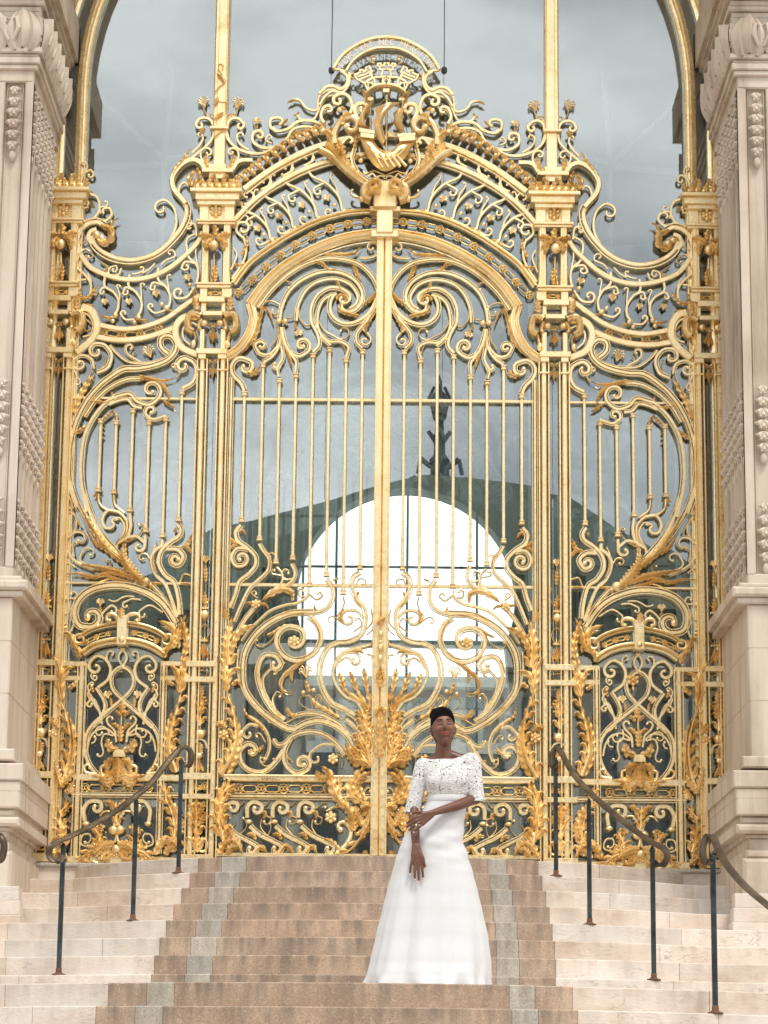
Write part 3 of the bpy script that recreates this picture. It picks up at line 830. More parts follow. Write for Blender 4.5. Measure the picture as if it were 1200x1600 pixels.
SIDE = '''
# rails and frames
H 4.5f C 200,967 1000,975 y-.01
H 4.5f E 140,681 970,690 y-.01
V 14h G 272,150 237,1400 d.06
V 10h G 785,150 757,1340 d.06
H 9f E 125,1192 300,1192 d.05
H 9f E 120,1282 290,1282 d.05
H 9f E 770,1192 930,1192 d.05
H 9f E 765,1282 925,1282 d.05
H 11f G 225,862 905,864 d.06
H 8h G 210,972 905,972 d.06
H 12f G 180,1398 900,1360 d.06
C 2.1,16 G 290,925 500,925 720,925
# side tops: the two swung rails with their volutes
W 12k X 147,382 141,374 144,365 152,362 =volute
W 12k X 142,372 148,386 161,398 181,407 206,410 231,405 251,395 268,380 283,362 292,344 294,328 289,318
W 12g N 285,705 262,620 285,540 340,492 410,478 465,505
L 15,5 N 440,505 500,540 505,600 450,640 400,600 y.03
L 9,5 N 490,600 510,530 520,480 560,460 y.03
O 7 N 405,575 y.04
O 7 N 440,600 y.05
S 3r N 250,660 300,630 345,605
W 9f X 124,396 141,418 166,431 200,438 235,434 265,420 290,400 308,382 317,364
S 6f N 300,500 380,460 425,390 410,310 350,280
S 6f N 300,330 @335,350,.1
S 5f N 405,445 345,470 290,520
S 5f N 350,375 310,380 295,345 @335,352,.6
S 6f N 410,465 470,470 510,430 500,390 @462,410,.5
S 4f N 435,420 430,380 470,370 @465,345,.5
S 5f N 300,200 315,150 355,120 @360,155,.8
S 4f N 300,210 305,160 340,100 330,60 @318,75,.6
S 6f A 720,1600 815,1510 862,1410 850,1310 800,1258 @768,1308,.9
S 4r C 250,80 290,40 340,70 @320,85,.6
S 4r C 380,110 420,140 450,165
S 4f C 440,200 445,160 485,145 @472,170,.7
S 4f C 520,160 500,200 460,205
S 4f C 590,195 610,195 650,180 @645,160,.6
S 4f C 650,190 690,170 730,130
S 4f C 770,140 800,110 850,90 @825,65,.8
S 4f A 940,1350 960,1400 940,1420 @935,1415,.3
S 5f A 990,1480 980,1410 940,1400 @945,1425,.6
S 5f A 990,1460 930,1500 930,1580
L 6,3 C 400,190 440,150 y.01
# hanging S scrolls below
S 6f C 420,200 415,270 470,310 500,360 495,420 460,470
S 5f C 470,305 410,280 385,310 @400,310,.5
S 4f C 495,400 510,330 490,270 @505,275,.4
Y 8,100 C 415,370
O 5 C 480,455 y.02
O 4 C 465,490 y.02
L 7,4 C 480,470 430,470 390,460
S 6f C 570,200 565,270 610,310 645,370 640,430 610,470
S 5f C 615,310 550,280 530,320 @550,310,.5
S 4f C 645,400 645,320 640,260 @655,265,.4
Y 8,100 C 565,370
O 5 C 625,470 y.02
O 4 C 600,500 y.02
S 5f C 600,480 545,480 515,445 @535,440,.6
L 7,4 C 620,480 660,490 690,480
S 6f C 750,160 750,230 800,280 825,340 815,400 780,430
S 5f C 790,270 720,250 700,290 @720,280,.5
S 4f C 825,360 815,280 805,220 @820,210,.4
Y 9,100 C 735,320
O 5 C 800,410 y.02
O 4 C 770,385 y.02
S 5f C 790,425 730,440 690,410 @705,395,.7
L 7,4 C 810,420 850,440 880,430
S 6f C 925,10 940,90 990,140 1000,200 985,270
S 5f C 980,130 920,120 895,160 @925,150,.7
S 4f C 1000,160 985,80 985,40
Y 9,110 C 935,220
O 4 C 945,265 y.02
S 6f C 975,280 930,340 870,350 @880,310,.9
L 7,5 C 960,290 990,330 1010,330
S 6f C 255,60 245,150 300,210 330,270 320,350
S 5f C 300,230 250,240 240,280
S 4f C 335,330 330,240 310,190
L 9,6 C 250,350 310,345 345,310 375,265
L 8,4 C 270,340 250,310 270,290
# lower rails
W 9f C 380,515 470,535 560,542 680,522 800,475 900,405 1010,330
W 10f C 365,592 480,610 600,606 720,582 860,530
C 2,15 C 405,555 530,575 680,565 790,515
W 13f C 275,405 330,425 365,490 362,560 320,625 240,690
W 13f C 1000,465 915,470 865,520 862,590 900,660 1000,705
L 8,5 C 270,400 310,395 350,400
S 3.5r C 265,470 300,480 340,520 @300,530,.6
S 5f C 250,440 310,450 345,510 330,570 280,590
S 5f C 1000,520 950,500 905,540 910,600 950,640
S 4f C 945,560 @930,540,.6 
# top field
S 12h C 815,700 768,655 770,600 820,585 860,625 855,685 805,738 720,772 620,790 540,793 470,830 380,902 300,1000 240,1120 205,1250 193,1400 203,1540 240,1660
S 12h E 197,50 240,180 300,290 380,400 460,490 520,530
S 9h C 640,850 550,858 450,905 360,985 290,1090
S 9g C 480,965 400,1030 335,1120 290,1230 272,1400 283,1540 315,1680
S 9g E 283,100 330,240 400,380 500,500
S 8g C 470,965 570,942 620,990 690,1010 745,975 @702,920,1
S 7g C 440,1010 500,985 560,978 600,1020 650,1030
S 7g C 800,1085 720,1108 672,1080 @706,1050,.9
L 10,11 C 605,850 690,850 760,880 805,930 825,1010 y.01
L 7,8 C 630,830 720,855 800,862 860,845
S 5r C 860,845 885,810 870,770 @845,772,.7
L 7,4 C 780,980 800,1000 860,1035
S 9k C 903,915 965,880 992,820 980,755 925,722 @905,775,.9
S 7g C 345,790 330,730 270,708 222,740 @262,758,.9
S 4f C 222,770 240,830 262,860 @242,880,.4
S 8g C 365,812 430,780 455,705 415,645 360,635 @362,682,.8
S 3r C 410,700 420,750 385,800
L 12,7 C 225,1070 262,960 325,850 350,785
L 6,5 C 400,870 500,790 520,745
S 5g C 450,640 490,690 560,742 640,752 740,740 820,702 842,650
S 5g C 640,750 560,700 545,655 @575,655,.7
S 3r C 600,730 590,690 610,680
Y 15,110 C 690,680
L 8,5 C 290,990 370,995 420,1000 470,980
L 8,5 C 205,1205 260,1175 330,1130
L 5,3 C 460,960 460,930
T 5f X 158.2,657 154,769
T 5f X 182.5,659 178,772
T 5f X 208.7,641 202.5,800
T 5f X 233.7,660 227.5,832
T 5f X 260,654 253.5,840
T 5f X 285.3,612 278.5,815
S 4rX C 392,1240 395,1180 400,1110
S 2rX C 380,1230 408,1215 380,1200 408,1185 380,1170 408,1155 380,1140 408,1125
L 7,4 C 400,1110 430,1085 470,1050
L 7,3 C 490,1110 480,1070 460,1050
# root of the field: the long leaves
S 8rX E 375,130 382,190 430,230 500,245 550,300 545,380 500,430 488,470
S 7f E 510,245 440,232 402,285 415,335 @455,315,.6
S 3.5r E 470,290 @490,285,.2
S 4f E 460,290 510,280 540,340 520,400 490,440
S 7rX E 470,135 480,200 540,250
L 6,3 E 375,120 355,140 340,150
S 7f E 572,250 578,330 555,400 495,440
S 7f E 670,385 665,460 @625,460,.7
S 7f E 530,500 550,420 610,395 670,440
L 9,5 E 545,520 540,440 580,400
S 3.5r E 560,430 620,390 652,350 @635,325,.6
S 8f E 773,415 772,450 725,490 708,550 735,635 790,690 830,780 868,900
L 8,6 E 720,500 715,570 750,650
S 4.5r E 700,545 680,510 @648,530,.8
S 3r E 740,430 720,470 710,500
S 9g E 873,315 895,355 880,400 820,440 768,500 760,570 800,640 852,680 880,780 890,885
S 9g E 800,470 870,475 912,520 890,570 @858,538,.9
L 6,3 E 860,345 850,370
L 9,5 E 885,465 930,450 960,385
L 8,4 E 900,455 940,470 958,510
S 4r E 955,640 910,630 880,690
L 6,4 E 890,690 930,690 955,700
L 13,15 E 655,675 560,580 440,480 340,340 255,190 y.03
L 10,14 E 560,600 480,500 360,440 290,330 y.02
L 20,10 E 670,690 610,640 550,560 520,480 y.04
L 11,12 E 640,680 520,620 400,595 270,570 y.03
L 9,10 E 590,660 450,620 350,650 250,630 165,635 y.02
L 9,9 E 600,690 480,660 420,640 350,650 y.01
S 4r E 560,690 450,660 360,690 340,700
O 8 E 672,684 y.05
O 4 E 700,700 y.03
L 7,3 E 690,690 740,690 775,690
L 7,3 E 690,700 700,740
S 6g E 345,605 245,560 182,490 168,425 210,378 @262,412,.8
S 4r E 200,405 238,330 228,265 180,235
S 4r E 225,520 215,450 @240,440,.3
S 4f E 330,590 262,540 285,480 @325,500,.7
S 3r E 440,590 @432,555,.6 
L 6,3 E 250,180 200,170 180,200
S 4r E 160,230 200,220 270,340
S 4r E 165,550 210,570 230,590
S 8h E 715,700 780,775 840,870 868,960
S 14h E 862,940 785,825 690,752 565,710 440,705 325,735 252,800 228,880 255,950 320,965 @335,900,.8
S 4f E 780,870 700,825 640,855 @655,885,.7
S 4f E 640,790 590,785 550,800 @545,828,.7
S 3.5f E 440,790 480,800 540,770 600,770
S 5f E 375,955 400,880 450,830 @468,862,.8
Y 9,90 E 388,808
L 7,4 E 385,870 388,830
S 5f E 165,650 150,720 180,775 240,780 @215,755,.6
S 4f E 150,760 190,800 192,860 170,880
S 5f E 205,990 225,930 215,860 225,800
S 4f E 205,995 150,990 145,950 @172,955,.7
# little basket arch and its keystone
W 10m E 262,1025 330,985 430,955 530,943 640,955 740,990 812,1040 d.09
W 14m E 278,1128 350,1080 440,1055 530,1048 620,1056 710,1085 790,1135 d.09
B 0 E 500,900 562,1085 d.15 =keystone
O 5 E 530,1055 y.15
L 12,4 E 528,920 528,890 530,855 y.14
S 9rX E 510,950 490,900 460,890 @455,920,.5 y.10
S 9rX E 550,950 570,900 610,890 @618,920,.5 y.10
S 7rX E 290,1010 240,1020 235,1055 @268,1040,.8 y.05
S 7rX E 785,1020 830,1015 838,1060 @800,1045,.8 y.05
L 14,4 E 270,1130 240,1090 200,1010 165,1000 y.04
L 15,4 E 800,1120 850,1030 830,960 750,930 y.05
L 12,4 E 840,1100 870,1050 900,1000 y.06
L 12,4 E 265,1160 255,1110 225,1100 y.05
L 12,4 E 790,1160 795,1110 825,1100 y.05
L 15,7 E 900,1180 930,1080 915,980 885,890 y.03
L 10,5 E 880,1100 880,1000 930,880 y.04
C 2,9 E 300,1058 380,1020 460,1000 y.03
C 2,9 E 600,1000 680,1020 770,1062 y.03
# lyre panel, mirrored about its own axis
S 7g G 528,168 488,188 458,240 470,310 525,372 %528 =lyre
S 8g G 540,365 440,450 352,525 305,600 298,700 325,780 372,842 %528 =lyre
S 5f G 528,168 503,120 512,82 540,56 %528
S 3r G 525,200 500,195 510,180
S 7f G 372,300 435,250 452,180 420,122 368,102 328,135 @362,175,.9 %528
S 7g G 365,300 410,370 420,430 390,500 340,545 %528
S 5f G 325,340 355,410 395,470 385,520 %528
S 5f G 400,530 380,440 345,370 305,400 @325,405,.6 %528
S 4f G 450,185 428,110 440,75 @458,90,.6 %528
S 3.5f G 345,190 330,230 355,255 @352,232,.6 %528
S 3.5f G 320,340 310,290 335,265 @335,280,.5 %528
L 6,4 G 345,330 330,290 320,270 %528
S 4f G 330,385 310,340 335,300 %528
Y 9,100 G 435,345 %528
L 6,4 G 455,415 455,385 450,360 %528
L 13,3 G 527,460 527,425 526,392
L 8,3 G 520,480 500,455 480,445 %528
S 4r G 520,440 518,530
L 12,5 G 515,640 515,580 517,520 y.02
L 8,4 G 510,560 480,530 455,530 %520
S 5f G 488,640 478,570 440,530 428,500 @455,495,.5 %520
S 4.5f G 490,610 430,558 360,570 320,625 305,700 %520
S 4f G 430,560 @385,580,.9 %520
S 4f G 470,600 415,590 395,640 408,700 @378,715,.5 %520
S 4f G 350,640 @345,610,.3 %520
L 15,4 G 505,690 450,675 432,615 y.02 %518
B 0 G 478,690 542,712 d.07 =urn_foot
B 0 G 472,710 546,738 d.09 =urn_foot
L 19,6 G 500,740 505,820 495,910 y.05
L 16,6 G 485,760 475,830 410,860 335,850 y.03 %505
L 14,5 G 490,750 440,770 430,830 y.04 %505
S 8rX G 470,860 405,850 395,800 @422,812,.6 y.03 %505
L 12,5 G 500,860 440,900 380,880 y.04 %505
S 7rX G 360,840 300,830 288,800 @312,800,.5 y.02 %520
# lower panel
S 9f G 292,1135 285,1065 320,1012 378,1010 @365,1050,.8 %492
O 6,.7 G 298,1150 %492
A 16,5 G 345,1310 385,1240 350,1170 y.02 %492
S 4f G 330,1300 268,1275 280,1220 320,1215 @298,1255,.5 %492
L 12,4 G 360,1170 400,1180 385,1150 %492
A 15,3 G 490,1150 490,1090 488,1010 y.02
L 12,4 G 470,1060 450,1020 410,1010 %490
S 5f G 475,1150 465,1100 440,1085 %490
S 5rX G 500,1130 530,1075 580,1075 600,1100
S 5rX G 480,1130 450,1075 410,1075 385,1100
O 8 G 470,1190 y.02
O 8 G 510,1190 y.02
B 0 G 470,1150 512,1165 d.05 =band
S 8rX G 490,1200 480,1260 430,1295 340,1310 260,1380 %490
A 20,5 G 470,1290 390,1310 320,1330 250,1395 y.03 %490
L 17,6 G 480,1275 410,1290 340,1350 y.05 %490
L 14,5 G 480,1320 440,1370 380,1380 y.04 %490
S 8rX G 330,1380 380,1400 @395,1370,.5 y.03 %490
O 7 G 490,1310 y.06
F 6 G 492,1345 y.05
# acanthus pilasters either side of the panel
A 23,7,1 G 150,920 195,760 205,620 180,480 140,370 y.03
L 16,8 G 165,900 215,750 222,600 195,470 y.02
L 15,4 G 155,390 130,290 140,190 90,95 y.05
L 13,4 G 160,380 150,270 180,190 245,180 y.05
L 9,3 G 190,310 230,280 240,250 y.04
F 8 G 95,590 y.06
L 14,5 G 130,560 90,500 110,500 y.06
L 14,5 G 140,930 180,880 240,820 y.06
L 14,5 G 170,960 200,940 225,890 y.05
L 15,6 G 150,930 120,820 110,760 y.05
A 19,5 G 170,1290 145,1180 150,1080 205,1010 y.03
L 15,5 G 160,1330 150,1200 190,1110 y.04
L 18,6 G 90,1400 130,1330 190,1380 y.04
O 7 G 205,940 y.05
A 23,7,-1 G 865,830 822,690 835,560 870,430 895,330 y.03
L 16,8 G 850,830 808,700 815,560 840,440 y.02
L 15,4 G 885,340 915,260 910,180 950,95 y.05
L 13,4 G 885,340 880,240 850,180 810,170 y.05
L 9,3 G 850,290 820,270 810,250 y.04
A 21,6 G 840,1330 860,1200 840,1080 800,990 795,900 y.03
L 16,6 G 870,1200 870,1090 820,1000 y.05
L 18,6 G 730,1345 780,1265 850,1270 900,1350 y.04
L 15,5 G 790,1345 830,1300 880,1300 y.05
L 12,4 G 900,1120 890,1180 870,1230 y.05
'''
OVER = '''
W 19m X 593,367 570,369 540,374 515,382 490,392.5 465,406 440,422 417,443 402,462 391,478 d.08 =arch_rail
W 17m X 391,476 396,498 391,520 381,538 367,552 348,562 d.08 =arch_rail
W 3f D 1010,150 850,172 700,215 560,275 430,362 330,465 245,565 y-.01 d.03 =arch_rail
W 11m B 100,1620 200,1490 330,1390 480,1297 640,1222 820,1175 1015,1162 d.06 =arch_rail
C 2.2,15 D 130,470 230,380 340,275 480,175 640,92 800,45 990,20
W 9f B 108,1222 190,1135 270,1068 400,980 560,900 720,850 860,820 1065,802 d.05 =arch_rail
W 2.5f B 120,1240 280,1085 410,1000 570,920 730,868 860,838 1065,820 d.03 =arch_rail
W 11f B 165,1032 280,948 400,872 560,792 720,738 880,705 1065,692 d.06 =arch_rail
W 3f B 180,1058 300,965 410,895 570,815 720,762 d.03 =arch_rail
'''
def fan(c, x, y, k=1.0, flip=1, m=0):
    f = lambda a, b: '%g,%g' % (x+a*k, y+b*k)
    s = 'S 6f %s %s %s %s %s %s\n' % (c, f(-230, -275), f(-200, -215), f(-110, -170), f(-35, -90), f(-10, 0))
    s += 'S 5f %s %s %s @%s,.7\n' % (c, f(-120, -175), f(-185, -140), f(-158, -118))
    s += 'S 4f %s %s %s %s @%s,.4\n' % (c, f(-25, -60), f(-50, -150), f(-85, -205), f(-75, -218))
    s += 'S 5f %s %s %s @%s,.7\n' % (c, f(-15, 10), f(-80, 40), f(-95, 5))
    s += 'Y 9,120 %s %s\nO 3.6 %s %s y.02\nO 4.5 %s %s y.02\nL 7,3 %s %s %s\nL 7,3 %s %s %s\nL 6,3 %s %s %s\n' % (c, f(-105, -80), c, f(-60, -35), c, f(0, 5), c, f(-5, 5), f(45, -10), c, f(-10, 5), f(-40, 40), c, f(-232, -275), f(-215, -240))
    return s
for x, y, k in ((790, 1160, 1), (632, 1205, 1), (482, 1268, .9), (340, 1340, .85)): OVER += fan('B', x, y, k)
OVER += '''
S 5f B 90,1590 160,1480 180,1400 160,1320
L 8,5 B 150,1440 180,1380 185,1310
S 6f B 160,1330 120,1290 130,1240 180,1235 @160,1275,.7
S 3.5f B 180,1240 190,1200 165,1190
S 4f B 85,1530 120,1440 100,1390
L 8,5 B 100,1500 160,1500 225,1470
'''
for x, y in ((190, 1068), (295, 975), (432, 888), (562, 825)):
    OVER += 'S 5f B %g,%g %g,%g @%g,%g,.8\nS 4f B %g,%g %g,%g @%g,%g,.4\n' % (x-20, y+55, x+38, y+20, x-5, y-2, x+25, y+25, x+42, y-30, x+55, y-32)
for i, (x, y) in enumerate(((60, 1010), (110, 985), (160, 950), (205, 915), (250, 880), (300, 840), (350, 805), (400, 770), (450, 735), (500, 705), (550, 690), (600, 670), (650, 660), (690, 690))):
    OVER += 'L 14,3 B %g,%g %g,%g %g,%g y.05\nO 4.2 B %g,%g y.08\n' % (x+30, y+35, x+5, y, x+25, y-38, x+12, y+12)
OVER += '''
S 6f B 55,660 85,740 165,790 270,803 350,772 430,715 470,655 545,635 640,650
S 4r B 470,680 540,655 640,668
S 7f B 352,765 280,768 222,730 222,680 @262,692,.9
S 3.5f B 340,740 300,720 320,690 @330,705,.4
S 7f B 345,640 370,666 440,650 500,605 580,598 650,625 675,665
S 7f B 380,668 332,640 335,590 380,580 @388,610,.5
L 7,4 B 400,620 440,590
Y 8,90 B 250,600
L 5,3 B 245,660 248,625
S 3r B 250,650 225,620 220,600
S 5.5f B 472,466 515,472 555,520 620,532 635,450 700,408 780,410 822,370 800,312
S 5f B 490,552 525,592 600,590 640,520 680,452 750,440
S 6f B 668,650 650,590 665,540 @700,545,.7
L 9,4 B 690,520 700,560
L 6,3 B 490,465 450,480 435,490
L 6,3 B 510,545 475,575
S 3r B 60,590 100,555 110,560
'''
CREST = '''
W 6f Q 122,372 195,262 300,180 430,118 520,98 596,92 d.05 =motto_band
W 5f Q 236,392 300,300 400,228 500,192 596,186 d.05 =motto_band
P 4f Q 122,372 180,376 240,392 =motto_band
S 7f Q 185,385 240,430 242,500 190,548 130,525 60,528 -5,590
S 5.5f Q 262,400 262,500 200,578 110,570 40,625 0,690
S 8f Q 265,780 288,705 262,622 200,590 140,610 @165,655,.8
L 13,4 Q 190,880 230,790 290,790 y.04
W 13rX Q 135,1045 130,950 180,850 260,805 @275,885,.75 d.07 =volute
O 5 Q 178,735
L 8,3 Q 165,740 200,720 235,740
O 3 Q 290,722
S 9f Q 355,850 312,745 335,685 390,678 @385,728,.8
S 7f Q 40,850 10,790 40,710 90,700 @80,735,.5
L 9,4 Q 120,1120 110,1010 60,950 0,870 y.04
L 11,4 Q 120,980 60,940 20,960 y.05
O 5 Q 30,935 y.06
L 22,8 Q 60,1040 170,1170 290,1290 430,1400 y.03 d.06
W 12rX Q 0,1090 110,1150 220,1260 360,1370 450,1420 d.07 =volute
L 17,6 Q 150,1180 190,1090 170,1020 y.05
L 14,6 Q 210,1210 200,1130 140,1060 y.06
S 8f Q 215,1130 195,1050 230,995 @268,1010,.6
S 8g Q 310,1080 288,1170 325,1270 410,1350 510,1395 596,1408
L 8,5 Q 300,1110 320,1020 340,930 y.02
L 8,4 Q 320,1180 350,1150 380,1190
O 4.5 Q 365,1190 y.03
W 11rX Q 540,1500 505,1490 450,1490 445,1420 490,1385 @495,1435,.6 d.16 =volute
W 16rX Q 450,1400 400,1440 405,1510 460,1540 d.10 =volute
W 8rX Q 510,1600 520,1560 500,1500 d.07 =volute
O 6 Q 375,1530 y.04
S 6r Q 400,1500 340,1510 290,1490 @300,1455,.3
W 7rX Q 418,615 450,580 510,550 596,540 d.10 =crown_ring
W 4f Q 420,600 455,560 515,530 596,520 d.08 =crown_ring
P 3.6f Q 415,610 440,580 400,500 =crown_tower
P 3.6f Q 400,500 330,460 310,425 360,400 358,380 385,380 385,395 415,380 410,360 440,345 465,400 450,410 470,450 490,445 =crown_tower
P 3.6f Q 335,440 400,420 450,395 =crown_tower
P 3.6f Q 355,465 440,430 470,420 =crown_tower
P 3.4f Q 425,500 440,490 465,490 480,530 =crown_tower
S 3f Q 435,540 430,505 450,490 470,510 485,540 =crown_tower
P 4.5f Q 400,500 430,470 490,445 560,440 596,438 =crown_tower
P 3.6f Q 515,320 515,345 535,350 535,375 560,380 550,440 =crown_tower
P 3.6f Q 512,322 545,322 545,340 575,340 575,318 596,318 =crown_tower
P 3.6f Q 535,378 596,372 =crown_tower
P 3.4f Q 480,440 490,500 495,540 =crown_tower
P 3.4f Q 560,440 565,520 =crown_tower
S 3.4f Q 572,520 572,470 596,450 =crown_tower
O 5 Q 450,640 y.03
B 0 Q 425,630 480,660 d.05 =capital
B 0 Q 560,560 596,600 d.08 =capital
S 4r Q 300,400 270,430 300,450 @310,425,.5
S 4r Q 490,320 450,300 455,260 @485,275,.7
L 9,6 Q 390,560 420,640 400,690
S 3r Q 400,1310 440,1290 480,1275 540,1295 596,1322
S 4f Q 390,1280 400,1300 430,1290
S 4f Q 430,1330 470,1300 500,1330 550,1320 596,1345
S 4f Q 500,1375 550,1360 596,1385
'''
# ---------------------------------------------------------------- assemble the ironwork
def gx(px, py, Y=0.0): return U(px, py, Y).x
def gz(px, py, Y=0.0): return U(px, py, Y).z
POSTX = gx(327, 900)
post = run(POST); posttop = run(POSTTOP)
DX = U(100.5, 332).x - U(338, 333).x                     # outer post stands this far to the left of the inner one
for mir, dx, lab in ((False, 0, 'gilded gate post beside the left leaf of the double gate, topped by finial scrolls'),
                     (True, 0, 'gilded gate post beside the right leaf of the double gate, topped by finial scrolls'),
                     (False, DX, 'outermost gilded post on the left, half hidden by the left stone pillar'),
                     (True, DX, 'outermost gilded post on the right, half hidden by the right stone pillar')):
    xx = POSTX+dx
    t = thing('gate_post', lab, 'gate post', (-xx if mir else xx, 0, 0), 'gilded posts of the gate screen')
    place(post, t, mir, dx)
    if dx == 0: place(posttop, t, mir, dx)
leafp = run(LEAF)
# small maker's lines engraved on the bottom rail of the left leaf
for mir, lab in ((False, 'left leaf of the gilded double gate, all of it in view left of the woman'), (True, 'right leaf of the gilded double gate, its foot partly hidden behind the woman')):
    t = thing('gate_leaf', lab, 'gate leaf', ((1 if mir else -1)*.65, 0, 0), 'leaves of the double gate')
    place(leafp, t, mir)
    if not mir:
        A = Acc()
        for j, (a, b, zz) in enumerate(((403, 438, 1214.6), (409, 432, 1217.2), (403, 438, 1219.8))):
            z = gz(420, zz); x0, x1 = gx(a, zz), gx(b, zz); x = x0
            while x < x1:
                L = random.uniform(.010, .03); A.box(x, min(x+L, x1), -.0645, -.058, z-.0035, z+.0035); x += L+.008
        A.build('inscription', mat('dark engraved lines', (.3, .17, .06), .6), t)
        CEN = run('''
A 11,5 I 452,1000 455,850 460,700 y.10
L 16,7 I 460,700 455,850 450,1010 y.11
L 12,3 I 435,150 460,130 490,118 y.10
L 10,3 I 460,160 460,135 462,108 y.11
S 4rX I 460,150 458,250 455,440 y.095
O 4,1.4 I 460,215 y.11
O 5,1.3 I 459,300 y.11
O 4,1.4 I 457,365 y.11
O 3 I 458,265 y.11
L 9,4 I 440,500 450,460 455,420 y.10
L 9,4 I 478,500 468,460 460,420 y.10
L 11,4 I 455,550 455,500 456,440 y.11
L 12,4 I 430,720 440,690 455,670 y.10
L 12,4 I 480,720 475,690 465,670 y.10
B 0 I 436,1000 460,1076 y-.09 d.03 =plate
''')
        place(CEN, t)
sidep = run(SIDE)
for mir, lab in ((False, 'gilded side grille left of the double gate, with crescent scrolls, long leaves and lyre panel'), (True, 'gilded side grille right of the double gate, with crescent scrolls, long leaves and lyre panel')):
    t = thing('side_grille', lab, 'grille', ((1 if mir else -1)*2.1, 0, 0), 'side grilles of the gate screen')
    place(sidep, t, mir)
# rosette that hangs only in the right lyre panel
q = U(840+595/4, 780+1135/4); A = Acc(); flower(A, (q.x, q.z), 10*PX, 6, -.03); A.ball((q.x, -.03, q.z-.07), .012, sz=2); A.build('rosette', GOLD2, t)
over = run(OVER); t = thing('arched_overthrow', 'round arched gilded overthrow of scrolls above the double gate leaves', 'overthrow', (0, 0, gz(600, 370)))
place(over, t); place(over, t, True)
crest = run(CREST)
t = thing('gate_crest', 'gilded coat of arms with ship, mural crown and motto at the top of the gate', 'crest', (0, -.1, gz(604, 320)))
place(crest, t, dy=-.09); place(crest, t, True, dy=-.09)
A = Acc(); x0 = gx(592, 315); A.box(-.105, .105, -.19, .02, gz(603, 334), gz(603, 292), .01); A.box(-.14, .14, -.15, .02, gz(603, 338), gz(603, 330), .006)
A.build('keystone', GOLD2, t)
A = Acc(); A.box(-.075, .075, -.16, .0, gz(601, 372), gz(601, 336), .008); A.box(-.13, .13, -.14, .0, gz(601, 378), gz(601, 366), .01)
A.build('keystone', GOLD3, t)
# the ship
def qp(x, y): v = U(500+x/5.714, 50+y/5.714); return Vector((v.x, v.z))
hull = Acc()
top = [(352, 985), (405, 1060), (450, 1085), (500, 1110), (560, 1150), (620, 1160), (690, 1130), (740, 1090), (800, 1060), (850, 1010)]
botm = [(352, 985), (380, 1060), (420, 1150), (465, 1225), (520, 1280), (585, 1300), (650, 1280), (720, 1225), (785, 1140), (850, 1010)]
top, _ = cr_pts([qp(*p) for p in [(360, 1000), (430, 1010), (480, 1030), (520, 1085), (590, 1125), (660, 1100), (700, 1050), (750, 1040), (840, 1040)]], [1]*9, .02)
bot, _ = cr_pts([qp(*p) for p in [(360, 1010), (385, 1080), (430, 1170), (490, 1250), (575, 1300), (660, 1270), (740, 1200), (795, 1120), (838, 1050)]], [1]*9, .02)
N = 24; vs = []; fs = []
def lerp_at(P, t):
    f = t*(len(P)-1); i = min(int(f), len(P)-2); return P[i].lerp(P[i+1], f-i)
M_ = 8
for i in range(N+1):
    a = lerp_at(top, i/N); b = lerp_at(bot, i/N)
    for j in range(M_+1):
        k = j/M_; p = a.lerp(b, k)
        bulge = .13*math.sin(math.pi*(.15+.85*k)*.9)*math.sin(math.pi*(.12+.76*i/N))*(1 if j % 2 == 0 else .90)
        vs.append((p.x, -.12-bulge, p.y))
for i in range(N):
    for j in range(M_): a = i*(M_+1)+j; fs.append((a, a+1, a+M_+2, a+M_+1))
hull.add(vs, fs)
for i in range(5):
    x = 500+i*52; a, b = qp(x-20, 1160+8*i), qp(x+60, 1300-4*i)
    sweep(hull, [a, b], [.022, .03], 'r', D=.03, yo=-.24)
sweep(hull, cr_pts([qp(455, 1130), qp(520, 1200), qp(600, 1225), qp(700, 1180), qp(760, 1120)], [1]*5, .02)[0], [.02]*200, 'r', D=.02, yo=-.24)
ship = hull.build('ship', GOLD2, t)
def castle(pts, nm='castle'):
    A = Acc(); A.prism([tuple(qp(*p)) for p in pts], -.22, -.12); return A
for pts in (((350, 930), (480, 955), (490, 985), (352, 965)), ((365, 970), (485, 990), (485, 1025), (365, 1010)), ((705, 1010), (845, 1000), (845, 1040), (710, 1050)), ((690, 985), (850, 975), (850, 998), (690, 1010))):
    castle(pts).build('castle', GOLD3, ship)
for top_, bot_, w_ in (((596, 615), (590, 1125), 4), ((452, 690), (450, 935), 3), ((735, 660), (725, 960), 3)):
    A = Acc(); sweep(A, [qp(*top_), qp(*bot_)], [w_*PX*.9]*2, 'r', yo=-.13)
    A.build('mast', GOLD3, ship)
def sail(L, Rr):
    A = Acc(); a, _ = cr_pts([qp(*p) for p in L], [1]*len(L), .02); b, _ = cr_pts([qp(*p) for p in Rr], [1]*len(Rr), .02); vs = []; fs = []
    for i in range(15):
        p, q = lerp_at(a, i/14), lerp_at(b, i/14)
        for j in range(7):
            k = j/6; r_ = p.lerp(q, k); vs.append((r_.x, -.15-.07*math.sin(math.pi*k)-.06*math.sin(math.pi*i/14), r_.y))
    n = len(vs); vs += [(x, y+.012, z) for x, y, z in vs]
    for i in range(14):
        for j in range(6):
            a_ = i*7+j; fs += [(a_, a_+1, a_+8, a_+7), (n+a_, n+a_+7, n+a_+8, n+a_+1)]
    A.add(vs, fs); return A
sail([(450, 700), (385, 760), (352, 850), (365, 910), (440, 935)], [(480, 690), (415, 780), (398, 850), (410, 895), (445, 938)]).build('sail', GOLD2, ship)
sail([(488, 742), (505, 800), (482, 880), (500, 985), (560, 1080)], [(705, 682), (610, 770), (562, 860), (568, 950), (598, 1020)]).build('sail', GOLD2, ship)
